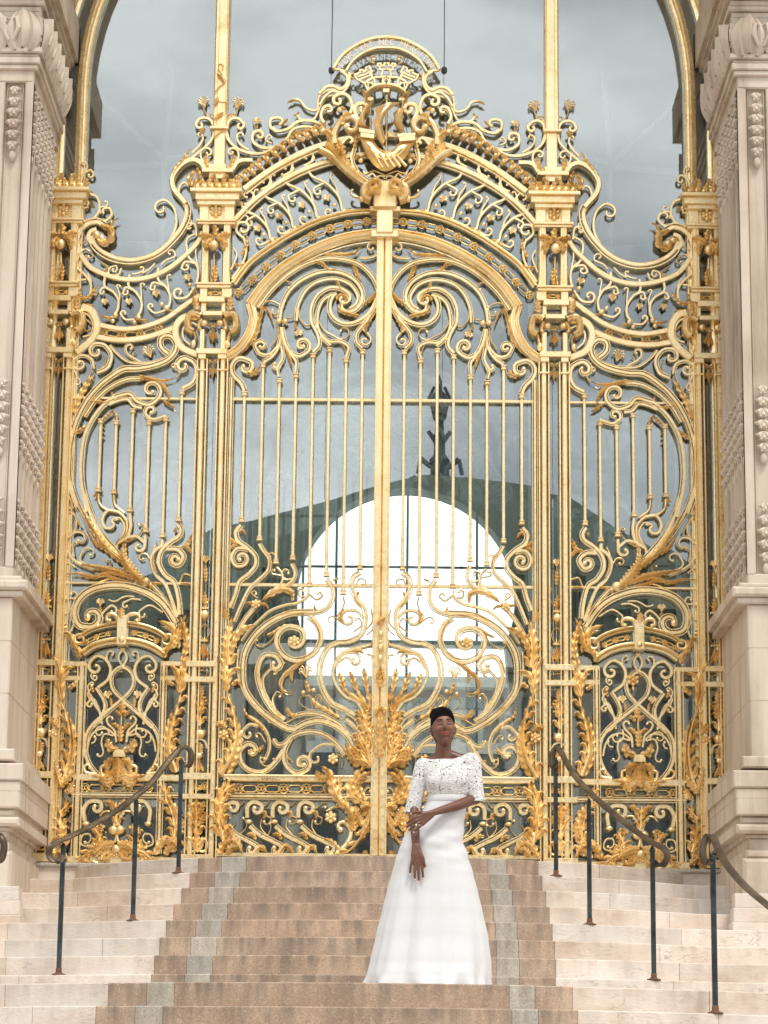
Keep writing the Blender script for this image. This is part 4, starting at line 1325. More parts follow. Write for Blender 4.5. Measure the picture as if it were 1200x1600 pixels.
sail([(652, 782), (662, 830), (655, 880), (690, 940), (705, 955)], [(762, 738), (730, 800), (728, 860), (745, 920), (765, 950)]).build('sail', GOLD2, ship)
A = Acc()
for a, b in (((700, 690), (560, 1080)), ((705, 690), (690, 1000)), ((600, 640), (480, 750)), ((600, 640), (690, 770)), ((735, 660), (800, 860)), ((735, 660), (820, 900)), ((640, 950), (690, 1070)), ((620, 700), (650, 900)), ((690, 950), (760, 950)), ((452, 690), (400, 900))):
    sweep(A, [qp(*a), qp(*b)], [PX*.55]*2, 'r', D=.004, yo=-.16)
A.build('rigging', GOLD2, ship)
# motto
def arc_text(s):
    c0 = qp(600, 640); P0 = qp(600, 138); rad = (P0-c0).length
    # circle through the ends and crown of the band centre line
    a, b, d = qp(180, 378), qp(600, 138), qp(1010, 382)
    m = Vector(((a.x+d.x)/2, (a.y+d.y)/2)); h = b.y-m.y; l = (d-a).length/2; rad = (l*l+h*h)/(2*h); cz = b.y-rad
    ang = math.asin(min(1, l/rad))*.93; n = len(s)
    for i, ch in enumerate(s):
        if ch == ' ': continue
        cu = bpy.data.curves.new('t', 'FONT'); cu.body = ch; cu.size = .088; cu.align_x = 'CENTER'; cu.align_y = 'CENTER'; cu.extrude = .006; cu.offset = -.0004
        ob = bpy.data.objects.new('t', cu); COL.objects.link(ob)
        dg = bpy.context.evaluated_depsgraph_get(); me = bpy.data.meshes.new_from_object(ob.evaluated_get(dg)); bpy.data.objects.remove(ob)
        th = -ang+2*ang*i/(n-1)
        M4 = Matrix.Translation((rad*math.sin(th), -.12, cz+rad*math.cos(th)))@Matrix.Rotation(th, 4, 'Y')@Matrix.Rotation(R(90), 4, 'X')
        me.transform(M4@Matrix.Diagonal((.82, 1.05, 1, 1))); me.materials.clear(); me.materials.append(GOLD3)
        o = bpy.data.objects.new('letter', me); COL.objects.link(o); o.parent = t; o.matrix_parent_inverse = t.matrix_world.inverted()
arc_text('FLVCTVAT NEC MERGITVR')

# ================================================================ the arched window behind the gate
GY = .05
def glassmat(name, refl, tint):
    m = bpy.data.materials.new(name); m.use_nodes = True; n = m.node_tree; n.nodes.clear()
    o = n.nodes.new('ShaderNodeOutputMaterial'); a = n.nodes.new('ShaderNodeBsdfTransparent'); a.inputs['Color'].default_value = (*tint, 1)
    b = n.nodes.new('ShaderNodeBsdfGlossy'); b.inputs['Roughness'].default_value = .0; b.inputs['Color'].default_value = (.93, .985, 1, 1)
    f = n.nodes.new('ShaderNodeFresnel'); f.inputs['IOR'].default_value = 1.5
    k = n.nodes.new('ShaderNodeMath'); k.operation = 'MULTIPLY_ADD'; k.inputs[1].default_value = 1; k.inputs[2].default_value = refl
    x = n.nodes.new('ShaderNodeMixShader')
    n.links.new(f.outputs[0], k.inputs[0]); n.links.new(k.outputs[0], x.inputs[0]); n.links.new(a.outputs[0], x.inputs[1]); n.links.new(b.outputs[0], x.inputs[2]); n.links.new(x.outputs[0], o.inputs[0])
    tc_ = n.nodes.new('ShaderNodeTexCoord'); nz = n.nodes.new('ShaderNodeTexNoise'); nz.inputs['Scale'].default_value = .8; nz.inputs['Detail'].default_value = 1
    bp = n.nodes.new('ShaderNodeBump'); bp.inputs['Strength'].default_value = .02; bp.inputs['Distance'].default_value = .03
    n.links.new(tc_.outputs['Object'], nz.inputs[0]); n.links.new(nz.outputs['Fac'], bp.inputs['Height']); n.links.new(bp.outputs[0], b.inputs['Normal'])
    return m
GLASS = glassmat('window glass', .165, (.93, .96, .96)); GLASS2 = glassmat('inner glass', .03, (.93, .97, .97))
win = thing('arched_window', 'tall round arched window of dark glass in gilded frames behind the gate', 'window', (0, GY, 0))
SPZ = gz(125, 130); 
def ring_frame(x0, x1, name, y0, y1):
    """arched frame between half-widths x0 < x1, springing at SPZ"""
    A = Acc(); P = []
    xm = (x0+x1)/2
    P = [Vector((-xm, .1)), Vector((-xm, SPZ*.5)), Vector((-xm, SPZ))]
    P += [Vector((-xm*math.cos(a), SPZ+xm*math.sin(a))) for a in [math.pi*i/48 for i in range(1, 48)]]
    P += [Vector((xm, SPZ)), Vector((xm, SPZ*.5)), Vector((xm, .1))]
    sweep(A, P, [x1-x0]*len(P), 'm', D=y1-y0, yo=y1)
    return A.build(name, GOLD, win)
xi0 = -gx(135, 250); xi1 = -gx(116, 250); xo0 = -gx(101, 200); xo1 = -gx(80, 200)+.15
ring_frame(xi0, xi1, 'inner_frame', -.05, .048)
ring_frame(xo0, xo1, 'outer_frame', -.02, .048)
for s_ in (-1, 1):
    A = Acc(); x = gx(349, 10)*-s_; z0, z1 = gz(347, 205), SPZ+math.sqrt(xi0**2-x**2)
    A.box(x-.066, x+.066, -.045, .12, z0, z1, .012); A.box(x-.03 if s_ < 0 else x-.048, x+.048 if s_ < 0 else x+.03, -.056, -.044, z0, z1, .004)
    A.box(x-.052, x+.052, -.04, .12, gz(345, 262), z0, .008)
    m_ = A.build('mullion', GOLD3, win)
    if s_ < 0:
        for l in ("S 2.5rX M 500,400 560,330 612,290 600,250 580,200 y.06", "S 1.8rX M 575,200 545,140 560,95 595,110 590,160 y.055", "L 9,4 M 610,290 580,240 530,200 y.06", "L 8,4 M 500,520 530,470 545,430 y.06", "S 1.6rX M 540,480 590,490 630,500 620,600 y.055", "L 9,4 M 500,660 540,640 600,600 y.06", "S 2rX M 500,860 560,800 610,780 y.05"):
            for nm, Ac, mm, _ in run(l): Ac.build('vine', mm, m_)
for k, (xa, xb) in enumerate(((-xo1, -2.75), (-2.75, gx(349, 10)), (gx(349, 10), gx(518, 60)), (gx(518, 60), gx(694, 60)), (gx(694, 60), -gx(349, 10)), (-gx(349, 10), 2.75), (2.75, xo1))):
    A = Acc(); A.box(xa+.002, xb-.002, GY, GY+.012, .02, SPZ+3.2); A.build('glass_pane', GLASS, win)
DARK = mat('dark iron fitting', (.03, .035, .04), .45, .4)
for px in (518, 694):
    A = Acc(); q = U(px, 110, GY); A.lathe([(.006, -.012), (.028, -.01), (.028, .01), (.006, .012)], (q.x, GY-.01, q.z), 16, 'y'); A.box(q.x-.0035, q.x+.0035, GY-.004, GY+.002, q.z+.02, SPZ+3)
    A.build('pane_fitting', DARK, win)

# ================================================================ stone
STONE = mat('pale limestone', (.62, .55, .46), .8, 0, lambda nt, b: noise_col(nt, b, [(.40, .325, .25), (.555, .475, .385), (.62, .54, .45)], scale=1.4, detail=9, pos=(.32, .6), stretch=(1, 1, .45), bump=.25, bscale=50))
def _streak(nt, b):
    N = nt.nodes; K = nt.links.new; old = b.inputs['Base Color'].links[0].from_socket
    t = N.new('ShaderNodeTexCoord'); mm = N.new('ShaderNodeMapping'); mm.inputs['Scale'].default_value = (9, 9, .55); K(t.outputs['Object'], mm.inputs['Vector'])
    n = N.new('ShaderNodeTexNoise'); n.inputs['Scale'].default_value = 1; n.inputs['Detail'].default_value = 8; K(mm.outputs[0], n.inputs['Vector'])
    r = N.new('ShaderNodeMapRange'); r.inputs[1].default_value = .52; r.inputs[2].default_value = .72; r.inputs[4].default_value = .5; K(n.outputs['Fac'], r.inputs[0])
    m = N.new('ShaderNodeMix'); m.data_type = 'RGBA'; K(r.outputs[0], m.inputs['Factor']); K(old, m.inputs['A']); m.inputs['B'].default_value = (.26, .20, .14, 1); K(m.outputs['Result'], b.inputs['Base Color'])
_streak(STONE.node_tree, STONE.node_tree.nodes['Principled BSDF'])
STONE_D = mat('weathered limestone', (.4, .33, .25), .9, 0, lambda nt, b: noise_col(nt, b, [(.30, .22, .14), (.46, .37, .27), (.55, .47, .37)], scale=3, detail=9, pos=(.3, .65), bump=.4, bscale=60))
PF = -1.63                                  # front face of the pillars
FX = .0
def pillar_parts(t, mir):
    s = 1 if mir else -1
    xs = -gx(33, 600, PF)                    # half-distance of the shaft's inner face
    XO = xs+2.2                              # outer side, outside the frame
    def bx(A, xin, yf, z0, z1, yb=.05, bev=.012):
        a, b = s*xin, s*XO
        A.box(min(a, b), max(a, b), yf, yb, z0, z1, bev)
    Z = lambda px, py, Y=PF: gz(px, py, Y)
    zc = Z(30, 110)                          # underside of the astragal
    zp = Z(8, 935)                           # top of the pedestal
    A = Acc(); bx(A, xs+.055, PF+.055, zp-.02, zc+.1)
    # fluting: raised fillets on front and reveal
    zt, zb = Z(30, 128), Z(5, 885)
    bx(A, xs, PF, zt, zc+.1); bx(A, xs, PF, zp-.02, zb)
    sh = A.build('shaft', STONE, t)
    fl = Acc()
    def strip(a0, a1, axis):
        if axis == 'x': q = (s*(xs+a0), s*(xs+a1)); fl.box(min(q), max(q), PF, PF+.06, zb-.001, zt+.001, .012)
        else:
            q = (s*xs, s*(xs+.06)); fl.box(min(q), max(q), PF+a0, PF+a1, zb-.001, zt+.001, 0)
    strip(0, .075, 'x'); strip(0.001, .06, 'y')
    for i in range(8): strip(.245+i*.225, .245+i*.225+.06, 'x')
    for i in range(6): strip(.185+i*.23, .185+i*.23+.075, 'y')
    for i in range(8):      # bead lines inside the flutes
        for e in (.093, .228):
            x = xs+e+i*.225 if i == 0 else xs+e+i*.225
            fl.tube([(s*x, PF+.047, zb), (s*x, PF+.047, zt)], .008, 6)
    fl.build('fluting', STONE, sh)
    def husks(G, axis, u, z1, z0):
        n = max(2, int((z1-z0)/.095)); dz = (z1-z0)/n
        for k in range(n+1):
            z = z1-k*dz; q = .8+.35*math.sin(math.pi*min(1, (k+.3)/n)); r_ = .030*q
            def at(h, d, zz): return (s*(xs+.045-d), u+h, zz) if axis == 'y' else (u+h, PF+.045-d, zz)
            if k == n: G.ball(at(0, .02, z-.02), r_*1.3, sz=1.7, n=9, m=7); break
            for e in (-1, 1):
                c1, c2, c3 = at(e*.006, .035, z), at(e*.034*q, .055, z-.035), at(e*.060*q, .03, z-.020)
                G.tube([c1, c2, c3], [r_*.4, r_*.85, r_*.25], 7)
                G.tube([at(e*.004, .035, z-.03), at(e*.026*q, .05, z-.07)], [r_*.4, r_*.55], 7)
            G.tube([at(0, .03, z), at(0, .045, z-.05), at(0, .02, z-.085)], [r_*.35, r_*.8, r_*.3], 7)
    for k, (pa, pb) in enumerate(((135, 238), (592, 700), (775, 872))):
        z1, z0 = Z(25, pa), Z(25, pb)
        G = Acc()
        for i in range(7): husks(G, 'x', s*(xs+.16+i*.2265), z1, z0)
        for i in range(6): husks(G, 'y', PF+.122+i*.232, z1+.0, z0)
        G.build('garland', STONE, sh)
    # capital
    A = Acc()
    for xin, yf, a, b in ((.03, .03, 110, 102), (.048, .048, 102, 92), (.035, .035, 92, 86), (.065, .065, 86, 78)):
        bx(A, xs-xin, PF-yf, Z(30, a), Z(30, b)+.002, bev=.01)
    A.build('astragal', STONE, t)
    A = Acc(); zb_, zt_ = Z(30, 78), Z(30, 22)
    N_ = 6
    for i in range(N_):
        a, b = i/N_, (i+1)/N_; o = .10+.10*math.sin(math.pi*(a+.5/N_))
        bx(A, xs+.0-o*.35, PF-o*.35, zb_+(zt_-zb_)*a, zb_+(zt_-zb_)*b+.001, bev=0)
    cap = A.build('capital', STONE, t)
    # the acanthus fringe of the capital
    lv = Acc()
    def bulge_leaf(origin, ux, w_, h):
        """a broad folded leaf: origin bottom centre, ux unit vector along the wall"""
        nrm = Vector((0, -1, 0)) if abs(ux.x) > .5 else Vector((-s, 0, 0)); vs = []; fs = []
        for i in range(9):
            v_ = i/8
            for j in range(11):
                u_ = j/10*2-1; hw = w_*(.35+.65*math.sin(math.pi*min(1, v_*.75+.12)))*.5
                d = .012+.065*math.sin(math.pi*v_*.85)*(1-.35*u_*u_)+.02*math.cos(u_*math.pi*3)+.03*max(0, v_-.75)*4*(1-abs(u_))
                p = Vector(origin)+ux*u_*hw+Vector((0, 0, h*v_-.04*abs(u_)))+nrm*d
                vs.append(tuple(p))
        for i in range(8):
            for j in range(10): a = i*11+j; fs.append((a, a+1, a+12, a+11))
        n = len(vs); vs += [tuple(Vector(p)-nrm*.03) for p in vs]; fs += [tuple(n+q for q in f[::-1]) for f in fs]
        lv.add(vs, fs)
    hcap = zt_-zb_
    for i in range(8): bulge_leaf((s*(xs-.06+.16+i*.27), PF-.055, zb_), Vector((1, 0, 0)), .32, hcap)
    for i in range(6): bulge_leaf((s*(xs-.045), PF+.10+i*.27, zb_), Vector((0, 1, 0)), .32, hcap)
    for i in range(6):
        for q in (0, 1):
            lv.tube([(s*(xs-.085-.02*q), PF+.05+i*.27, zb_+.06), (s*(xs-.12), PF+.1+i*.27, zb_+hcap*.5), (s*(xs-.10), PF+.04+i*.27+.1*q, zb_+hcap*.85)], [.012, .022, .012], 7)
    for i in range(7):
        for q in (-1, 1):
            cx = s*(xs-.1+.3+i*.27); lv.tube([(cx+q*.02, PF-.10, zb_+.05), (cx+q*.07, PF-.135, zb_+hcap*.45), (cx+q*.05, PF-.125, zb_+hcap*.75), (cx+q*.015, PF-.12, zb_+hcap*.7)], [.015, .022, .02, .012], 7)
    lv.build('acanthus', STONE, cap)
    A = Acc()
    bx(A, xs-.04, PF-.04, Z(30, 22), Z(30, 12)+.001); bx(A, xs-.07, PF-.07, Z(30, 12), Z(30, 4)+.001); bx(A, xs-.05, PF-.05, Z(30, 4), Z(30, -6)+.001); bx(A, xs-.09, PF-.09, Z(30, -6), Z(30, -12)+.001)
    bx(A, xs-.12, PF-.11, Z(30, -12), Z(30, -40)+.001)
    A.build('abacus', STONE, t)
    A = Acc(); xi = -gx(122, 97, 0); a, b = s*xi, s*XO; A.box(min(a, b), max(a, b), PF-.25, .02, gz(122, 97, 0)-.0, Z(30, -80), .01)
    A.build('impost', STONE_D, t)
    # pedestal, cap and base
    xp = -gx(17, 1000, PF-.06)
    A = Acc(); bx(A, xs-.10, PF-.10, Z(8, 935), Z(8, 925)+.001); bx(A, xs-.14, PF-.14, Z(8, 925), Z(8, 910)+.001, bev=.02); bx(A, xs-.08, PF-.08, Z(8, 910), Z(8, 902), bev=.02); A.build('moulding', STONE, t)
    A = Acc(); bx(A, xp, PF-.06, Z(5, 1175), Z(8, 935)); A.build('pedestal', STONE, t)
    xc = -gx(36, 1197, PF-.22)
    A = Acc(); bx(A, xp-.07, PF-.10, Z(5, 1190), Z(5, 1172)); bx(A, xc, PF-.22, gz(20, 1219, PF-.22), gz(20, 1192, PF-.22), bev=.012); bx(A, xc+.02, PF-.20, gz(20, 1262, PF-.22), gz(20, 1219, PF-.22))
    A.build('plinth_cap', STONE, t)
    A = Acc(); bx(A, xc+.06, PF-.16, gz(20, 1276, PF-.2), gz(20, 1262, PF-.22), bev=.03); bx(A, xc+.02, PF-.2, gz(20, 1290, PF-.2), gz(20, 1276, PF-.2), bev=.03); bx(A, xc+.10, PF-.12, gz(20, 1296, PF-.2), gz(20, 1290, PF-.2))
    A.build('plinth_moulding', STONE, t)
    A = Acc(); bx(A, xc+.13, PF-.10, -1.2, gz(20, 1296, PF-.2)); 
    A.build('plinth', STONE, t)
    A = Acc(); bx(A, xc+.07, PF-.16, -1.2, -.02, bev=.03); bx(A, xc+.10, PF-.13, -.02, .05, bev=.03); A.build('base_course', STONE, t)
    JN = Acc()
    for py, xin, yf in ((1085, xp, PF-.06), (1003, xp, PF-.06), (1240, xc+.02, PF-.20)):
        z = Z(10, py); q = (s*(xin-.0015), s*(xin+2)); JN.box(min(q), max(q), yf-.0015, 0, z, z+.005)
    JN.build('mortar_joint', STONE_D, t)
for mir, lab in ((False, 'left limestone pillar with bellflower garlands and leafy capital'), (True, 'right limestone pillar with bellflower garlands and leafy capital')):
    t = thing('stone_pillar', lab, 'pillar', ((1 if mir else -1)*3.9, PF, 0), 'pillars flanking the gate')
    pillar_parts(t, mir)
# archway carried by the pillars (above the frame; seen only in the reflections)
A = Acc(); xs = -gx(33, 600, PF); zi = gz(30, -80, PF); xr = xs-.1; vs = []; fs = []; n = 40
for i in range(n+1):
    a = math.pi*i/n
    for rr, y in ((xr, PF-.1), (xr, .05), (xr+.9, .05), (xr+.9, PF-.1)): vs.append((-rr*math.cos(a), y, zi+rr*math.sin(a)))
for i in range(n):
    for k in range(4): fs.append((i*4+k, i*4+(k+1) % 4, (i+1)*4+(k+1) % 4, (i+1)*4+k))
A.add(vs, fs)
for s_ in (-1, 1):
    A.box(min(s_*(xr+.9), s_*(xr+6)), max(s_*(xr+.9), s_*(xr+6)), PF-.1, .05, zi, zi+7)
A.box(-xr-6, xr+6, PF-.1, .05, zi+xr+.9, zi+8)
ar = A.build('stone_archway', STONE_D); tag(ar, 'round stone arch above the pillars, reflected in the window glass', 'archway')
# facade walls either side, so nothing shows past the pillars
for s_, lab in ((-1, 'stone wall running on behind the left pillar'), (1, 'stone wall running on behind the right pillar')):
    A = Acc(); a, b = s_*(xo1-.05), s_*12; A.box(min(a, b), max(a, b), -.0, .5, -1.3, 12); o = A.build('facade_wall', STONE); tag(o, lab, 'wall')
# ================================================================ the steps
H8, HS = 0.0, .152
ZC = lambda n: -(8-n)*HS                       # tread height of step n (8 = platform, 0 = landing)
def RN(n):                                     # radius of the front edge of step n
    return 3.27+(8-n)*.359 if n >= 1 else 4.0+(0 if n == 0 else .2+(-n-1)*.3)
def CN(n): return 1.85 if n >= 1 else -2.24     # y of the centre of its arc
def tone(me, vals):
    at = me.color_attributes.new('tone', 'FLOAT_COLOR', 'CORNER')
    for p in me.polygons:
        c = vals[p.index]
        for l in p.loop_indices: at.data[l].color = (*c, 1)
def stone_nodes(cols, scale, pos, bump, bscale, stretch=(1, 1, 1), veins=None, speck=None, soil=.5):
    def f(nt, b):
        n, r, col, mpn = noise_col(nt, b, cols, scale=scale, detail=8, pos=pos, bump=bump, bscale=bscale, stretch=stretch, mult='tone')
        N = nt.nodes; K = nt.links.new
        def over(col, fac, c):
            m = N.new('ShaderNodeMix'); m.data_type = 'RGBA'; K(fac, m.inputs['Factor']); K(col, m.inputs['A']); m.inputs['B'].default_value = (*c, 1); K(m.outputs['Result'], b.inputs['Base Color']); return m.outputs['Result']
        def ramp(x, a, c, hi=1.0):
            q = N.new('ShaderNodeMapRange'); q.inputs['From Min'].default_value = a; q.inputs['From Max'].default_value = c; q.inputs['To Max'].default_value = hi; K(x, q.inputs['Value']); return q.outputs[0]
        t = N.new('ShaderNodeTexCoord')
        if veins:
            m2 = N.new('ShaderNodeMapping'); m2.inputs['Scale'].default_value = (1.6, 1.6, 8); K(t.outputs['Object'], m2.inputs['Vector'])
            w_ = N.new('ShaderNodeTexNoise'); w_.inputs['Scale'].default_value = 1.8; w_.inputs['Detail'].default_value = 8; w_.inputs['Distortion'].default_value = 1.6; K(m2.outputs[0], w_.inputs['Vector'])
            a = N.new('ShaderNodeMath'); a.operation = 'SUBTRACT'; a.inputs[1].default_value = .5; K(w_.outputs['Fac'], a.inputs[0])
            a2 = N.new('ShaderNodeMath'); a2.operation = 'ABSOLUTE'; K(a.outputs[0], a2.inputs[0])
            n5 = N.new('ShaderNodeTexNoise'); n5.inputs['Scale'].default_value = 2.5; K(t.outputs['Object'], n5.inputs['Vector'])
            v = ramp(a2.outputs[0], .014, .0, .85); g = N.new('ShaderNodeMath'); g.operation = 'MULTIPLY'; K(v, g.inputs[0]); K(ramp(n5.outputs['Fac'], .42, .6), g.inputs[1])
            col = over(col, g.outputs[0], veins)
        if speck:
            s_ = N.new('ShaderNodeTexNoise'); s_.inputs['Scale'].default_value = 110; s_.inputs['Detail'].default_value = 3; K(t.outputs['Object'], s_.inputs['Vector'])
            col = over(col, ramp(s_.outputs['Fac'], .53, .68, .62), speck[0]); 
            s2 = N.new('ShaderNodeTexNoise'); s2.inputs['Scale'].default_value = 60; K(t.outputs['Object'], s2.inputs['Vector'])
            col = over(col, ramp(s2.outputs['Fac'], .56, .70, .5), speck[1])
        # grime that has run down the risers
        if soil:
            m3 = N.new('ShaderNodeMapping'); m3.inputs['Scale'].default_value = (14, 14, 2.5); K(t.outputs['Object'], m3.inputs['Vector'])
            d = N.new('ShaderNodeTexNoise'); d.inputs['Scale'].default_value = 1; d.inputs['Detail'].default_value = 7; K(m3.outputs[0], d.inputs['Vector'])
            uv = N.new('ShaderNodeAttribute'); uv.attribute_name = 'edge'
            g = N.new('ShaderNodeMath'); g.operation = 'MULTIPLY'; K(ramp(d.outputs['Fac'], .38, .66), g.inputs[0]); K(uv.outputs['Fac'], g.inputs[1])
            h = N.new('ShaderNodeMath'); h.operation = 'MULTIPLY'; h.inputs[1].default_value = soil; K(g.outputs[0], h.inputs[0])
            over(col, h.outputs[0], (.16, .13, .10))
    return f
MARB = mat('cream marble', (.7, .62, .54), .6, 0, stone_nodes([(.52, .41, .315), (.655, .565, .48), (.70, .63, .56)], 1.6, (.3, .62), .3, 30, (1, 1, 2), veins=(.33, .27, .23), soil=.2))
GRAN = mat('pink granite', (.45, .3, .22), .8, 0, stone_nodes([(.33, .225, .155), (.43, .31, .222), (.53, .40, .295)], 2.2, (.3, .65), .35, 120, speck=((.18, .13, .10), (.60, .49, .40)), soil=.75))
GREY = mat('grey granite', (.4, .37, .32), .8, 0, stone_nodes([(.36, .32, .27), (.44, .40, .34), (.52, .47, .41)], 2.2, (.3, .65), .35, 120, speck=((.16, .14, .12), (.62, .60, .55)), soil=.5))
# the left-right edges of the central granite carpet at steps 8 / 1 / 0 and lower
def edge_x(n):
    t = (8-n)/7 if n >= 1 else None
    if n >= 1:
        L = lambda a, b: a+(b-a)*t
        return [UZ(L(310, 238), L(1341, 1523), ZC(n)).x*1.0, UZ(L(347, 290), L(1340, 1523), ZC(n)).x, UZ(L(386, 330), L(1340, 1523), ZC(n)).x, UZ(L(763, 778), L(1340, 1523), ZC(n)).x, UZ(L(793, 815), L(1340, 1523), ZC(n)).x, UZ(L(842, 872), L(1343, 1525), ZC(n)).x]
    k = -n
    return [UZ(a-14*k, 1536+38*k, ZC(n)).x for a in (171, 232, 275)]+[UZ(a+b*k, 1536+38*k, ZC(n)).x for a, b in ((799, 4), (841, 5), (903, 9))]
stairs = thing('staircase', 'curved stone steps up to the gate, cream marble with a granite band down the middle', 'stairs', (0, -6, -1.2))
rs = random.Random(11)
YB = 0.0
def arc_block(A, vals, edge, n, x0, x1, ztop, zbot, Rf, Rb, col, gap=.0012):
    CY = CN(n); CB = CN(n+1)
    """one block of a curved step: riser, chamfered nosing, tread"""
    x0 += gap; x1 -= gap; m = max(1, int((x1-x0)/.12)); b = .007; vs = []; fs = []
    dz = rs.uniform(-.0016, .0016); dr = rs.uniform(-.003, .003)
    for i in range(m+1):
        x = x0+(x1-x0)*i/m; xq = min(abs(x), 2.6) if n >= 1 else x; c = lambda r, C_: C_-math.sqrt(max(.04, r*r-xq*xq))
        yf = c(Rf+dr, CY); yb = c(Rb, CB) if n < 8 else 1.2
        if yb < yf+.02: yb = yf+.02
        wob = .0012*noise.noise((x*9, n*3.1, 0))
        vs += [(x, yf, zbot), (x, yf+wob, ztop-.03+dz), (x, yf+wob, ztop-b*.9+dz), (x, yf+b+wob, ztop+dz), (x, yb, ztop+dz), (x, yb, zbot)]
    for i in range(m):
        for k in range(6): fs.append((i*6+k, i*6+(k+1) % 6, (i+1)*6+(k+1) % 6, (i+1)*6+k))
    fs += [tuple(range(6)), tuple(m*6+k for k in range(5, -1, -1))]
    A.add(vs, fs); vals += [col]*len(fs)
for n in range(8, -14, -1):
    ex = edge_x(max(n, -1)); zt = ZC(n); Rf = RN(n); Rb = RN(n+1)-.03 if n < 8 else .6
    W_ = 4.3 if n >= 1 else 6.5
    for name, m_, spans in (('marble_step', MARB, [(-W_, ex[0]), (ex[5], W_)]), ('granite_step', GRAN, [(ex[0], ex[1]), (ex[2], ex[3]), (ex[4], ex[5])]), ('grey_inlay', GREY, [(ex[1], ex[2]), (ex[3], ex[4])])):
        for a, b in spans:
            A = Acc(); vals = []
            cuts = [a]
            if name == 'marble_step':
                x = a+rs.uniform(.5, 1.1)
                while x < b-.4: cuts.append(x); x += rs.uniform(.75, 1.3)
            cuts.append(b)
            for c0, c1 in zip(cuts, cuts[1:]):
                k = rs.uniform(.88, 1.06); w_ = rs.uniform(-.03, .03)
                arc_block(A, vals, None, n, c0, c1, zt, zt-HS-.004, Rf, Rb, (k+w_, k, k-w_))
            o = A.build(name, m_, stairs, smooth=False)
            tone(o.data, vals) if len(o.data.polygons) == len(vals) else o.data.color_attributes.new('tone', 'FLOAT_COLOR', 'CORNER').data.foreach_set('color', [1.0]*4*len(o.data.loops))
            ea = o.data.attributes.new('edge', 'FLOAT', 'POINT')
            ea.data.foreach_set('value', [1.0 if v.co.z > zt-.035 else .25 for v in o.data.vertices])
# mortar bed beneath, dark in the joints
A = Acc()
for n in range(7, -14, -1):
    vs = []; fs = []; Rf = RN(n)-.03; zt = ZC(n)-.006; CY = CN(n)
    for i in range(161):
        x = -6.4+12.8*i/160; y = CY-math.sqrt(max(.04, Rf*Rf-(min(abs(x), 2.6)**2 if n >= 1 else x*x)))
        if n >= 1 and abs(x) > 4.3: x = math.copysign(4.3, x)
        vs += [(x, y, zt-.3), (x, y, zt), (x, 1.9, zt), (x, 1.9, zt-.3)]
    for i in range(160):
        for k in range(4): fs.append((i*4+k, i*4+(k+1) % 4, (i+1)*4+(k+1) % 4, (i+1)*4+k))
    A.add(vs, fs)
JOINT = mat('dark mortar', (.10, .085, .07), .95)
A.build('joint_bed', JOINT, stairs, smooth=False)
A = Acc(); A.box(-6.4, 6.4, .72, 8, -.2, -.006); pl = A.build('platform', mat('platform paving', (.5, .44, .38), .8, 0, lambda nt, b: noise_col(nt, b, [(.42, .36, .3), (.56, .5, .43)], scale=2, bump=.2)), stairs)
# marble courses the pillars stand on, in line with the upper steps
for s_ in (-1, 1):
    for k, (pa, pb) in enumerate(((1384, 1407), (1407, 1430), (1430, 1454), (1454, 1480))):
        A = Acc(); q = (s_*(2.83-.015*k), s_*6.4); yq = -1.88-.03*k
        A.box(min(q), max(q), yq, -1.7, U(20, pb, -1.9).z, U(20, pa, -1.9).z-.001, .006); o = A.build('marble_step', MARB, stairs, smooth=False)
        kk = rs.uniform(.9, 1.03); o.data.color_attributes.new('tone', 'FLOAT_COLOR', 'CORNER').data.foreach_set('color', [kk, kk, kk, 1]*len(o.data.loops))
        o.data.attributes.new('edge', 'FLOAT', 'POINT').data.foreach_set('value', [.5]*len(o.data.vertices))
# threshold under the gate
A = Acc(); A.box(-3.1, 3.1, -.16, .5, -.005, .03, .01); A.build('threshold', GREY, stairs)
for o in stairs.children:
    if 'tone' not in o.data.attributes and o.name.startswith('threshold'):
        o.data.color_attributes.new('tone', 'FLOAT_COLOR', 'CORNER').data.foreach_set('color', [1.0]*4*len(o.data.loops))
# ground
A = Acc(); zg = ZC(-13)-HS
vs = [(-400, -400, zg), (400, -400, zg), (400, 400, zg), (-400, 400, zg)]; A.add(vs, [(0, 1, 2, 3)])
g = A.build('ground', mat('pale paving', (.4, .37, .33), .85, 0, lambda nt, b: noise_col(nt, b, [(.32, .29, .26), (.46, .42, .38)], scale=.8, bump=.2)), smooth=False); tag(g, kind='structure')
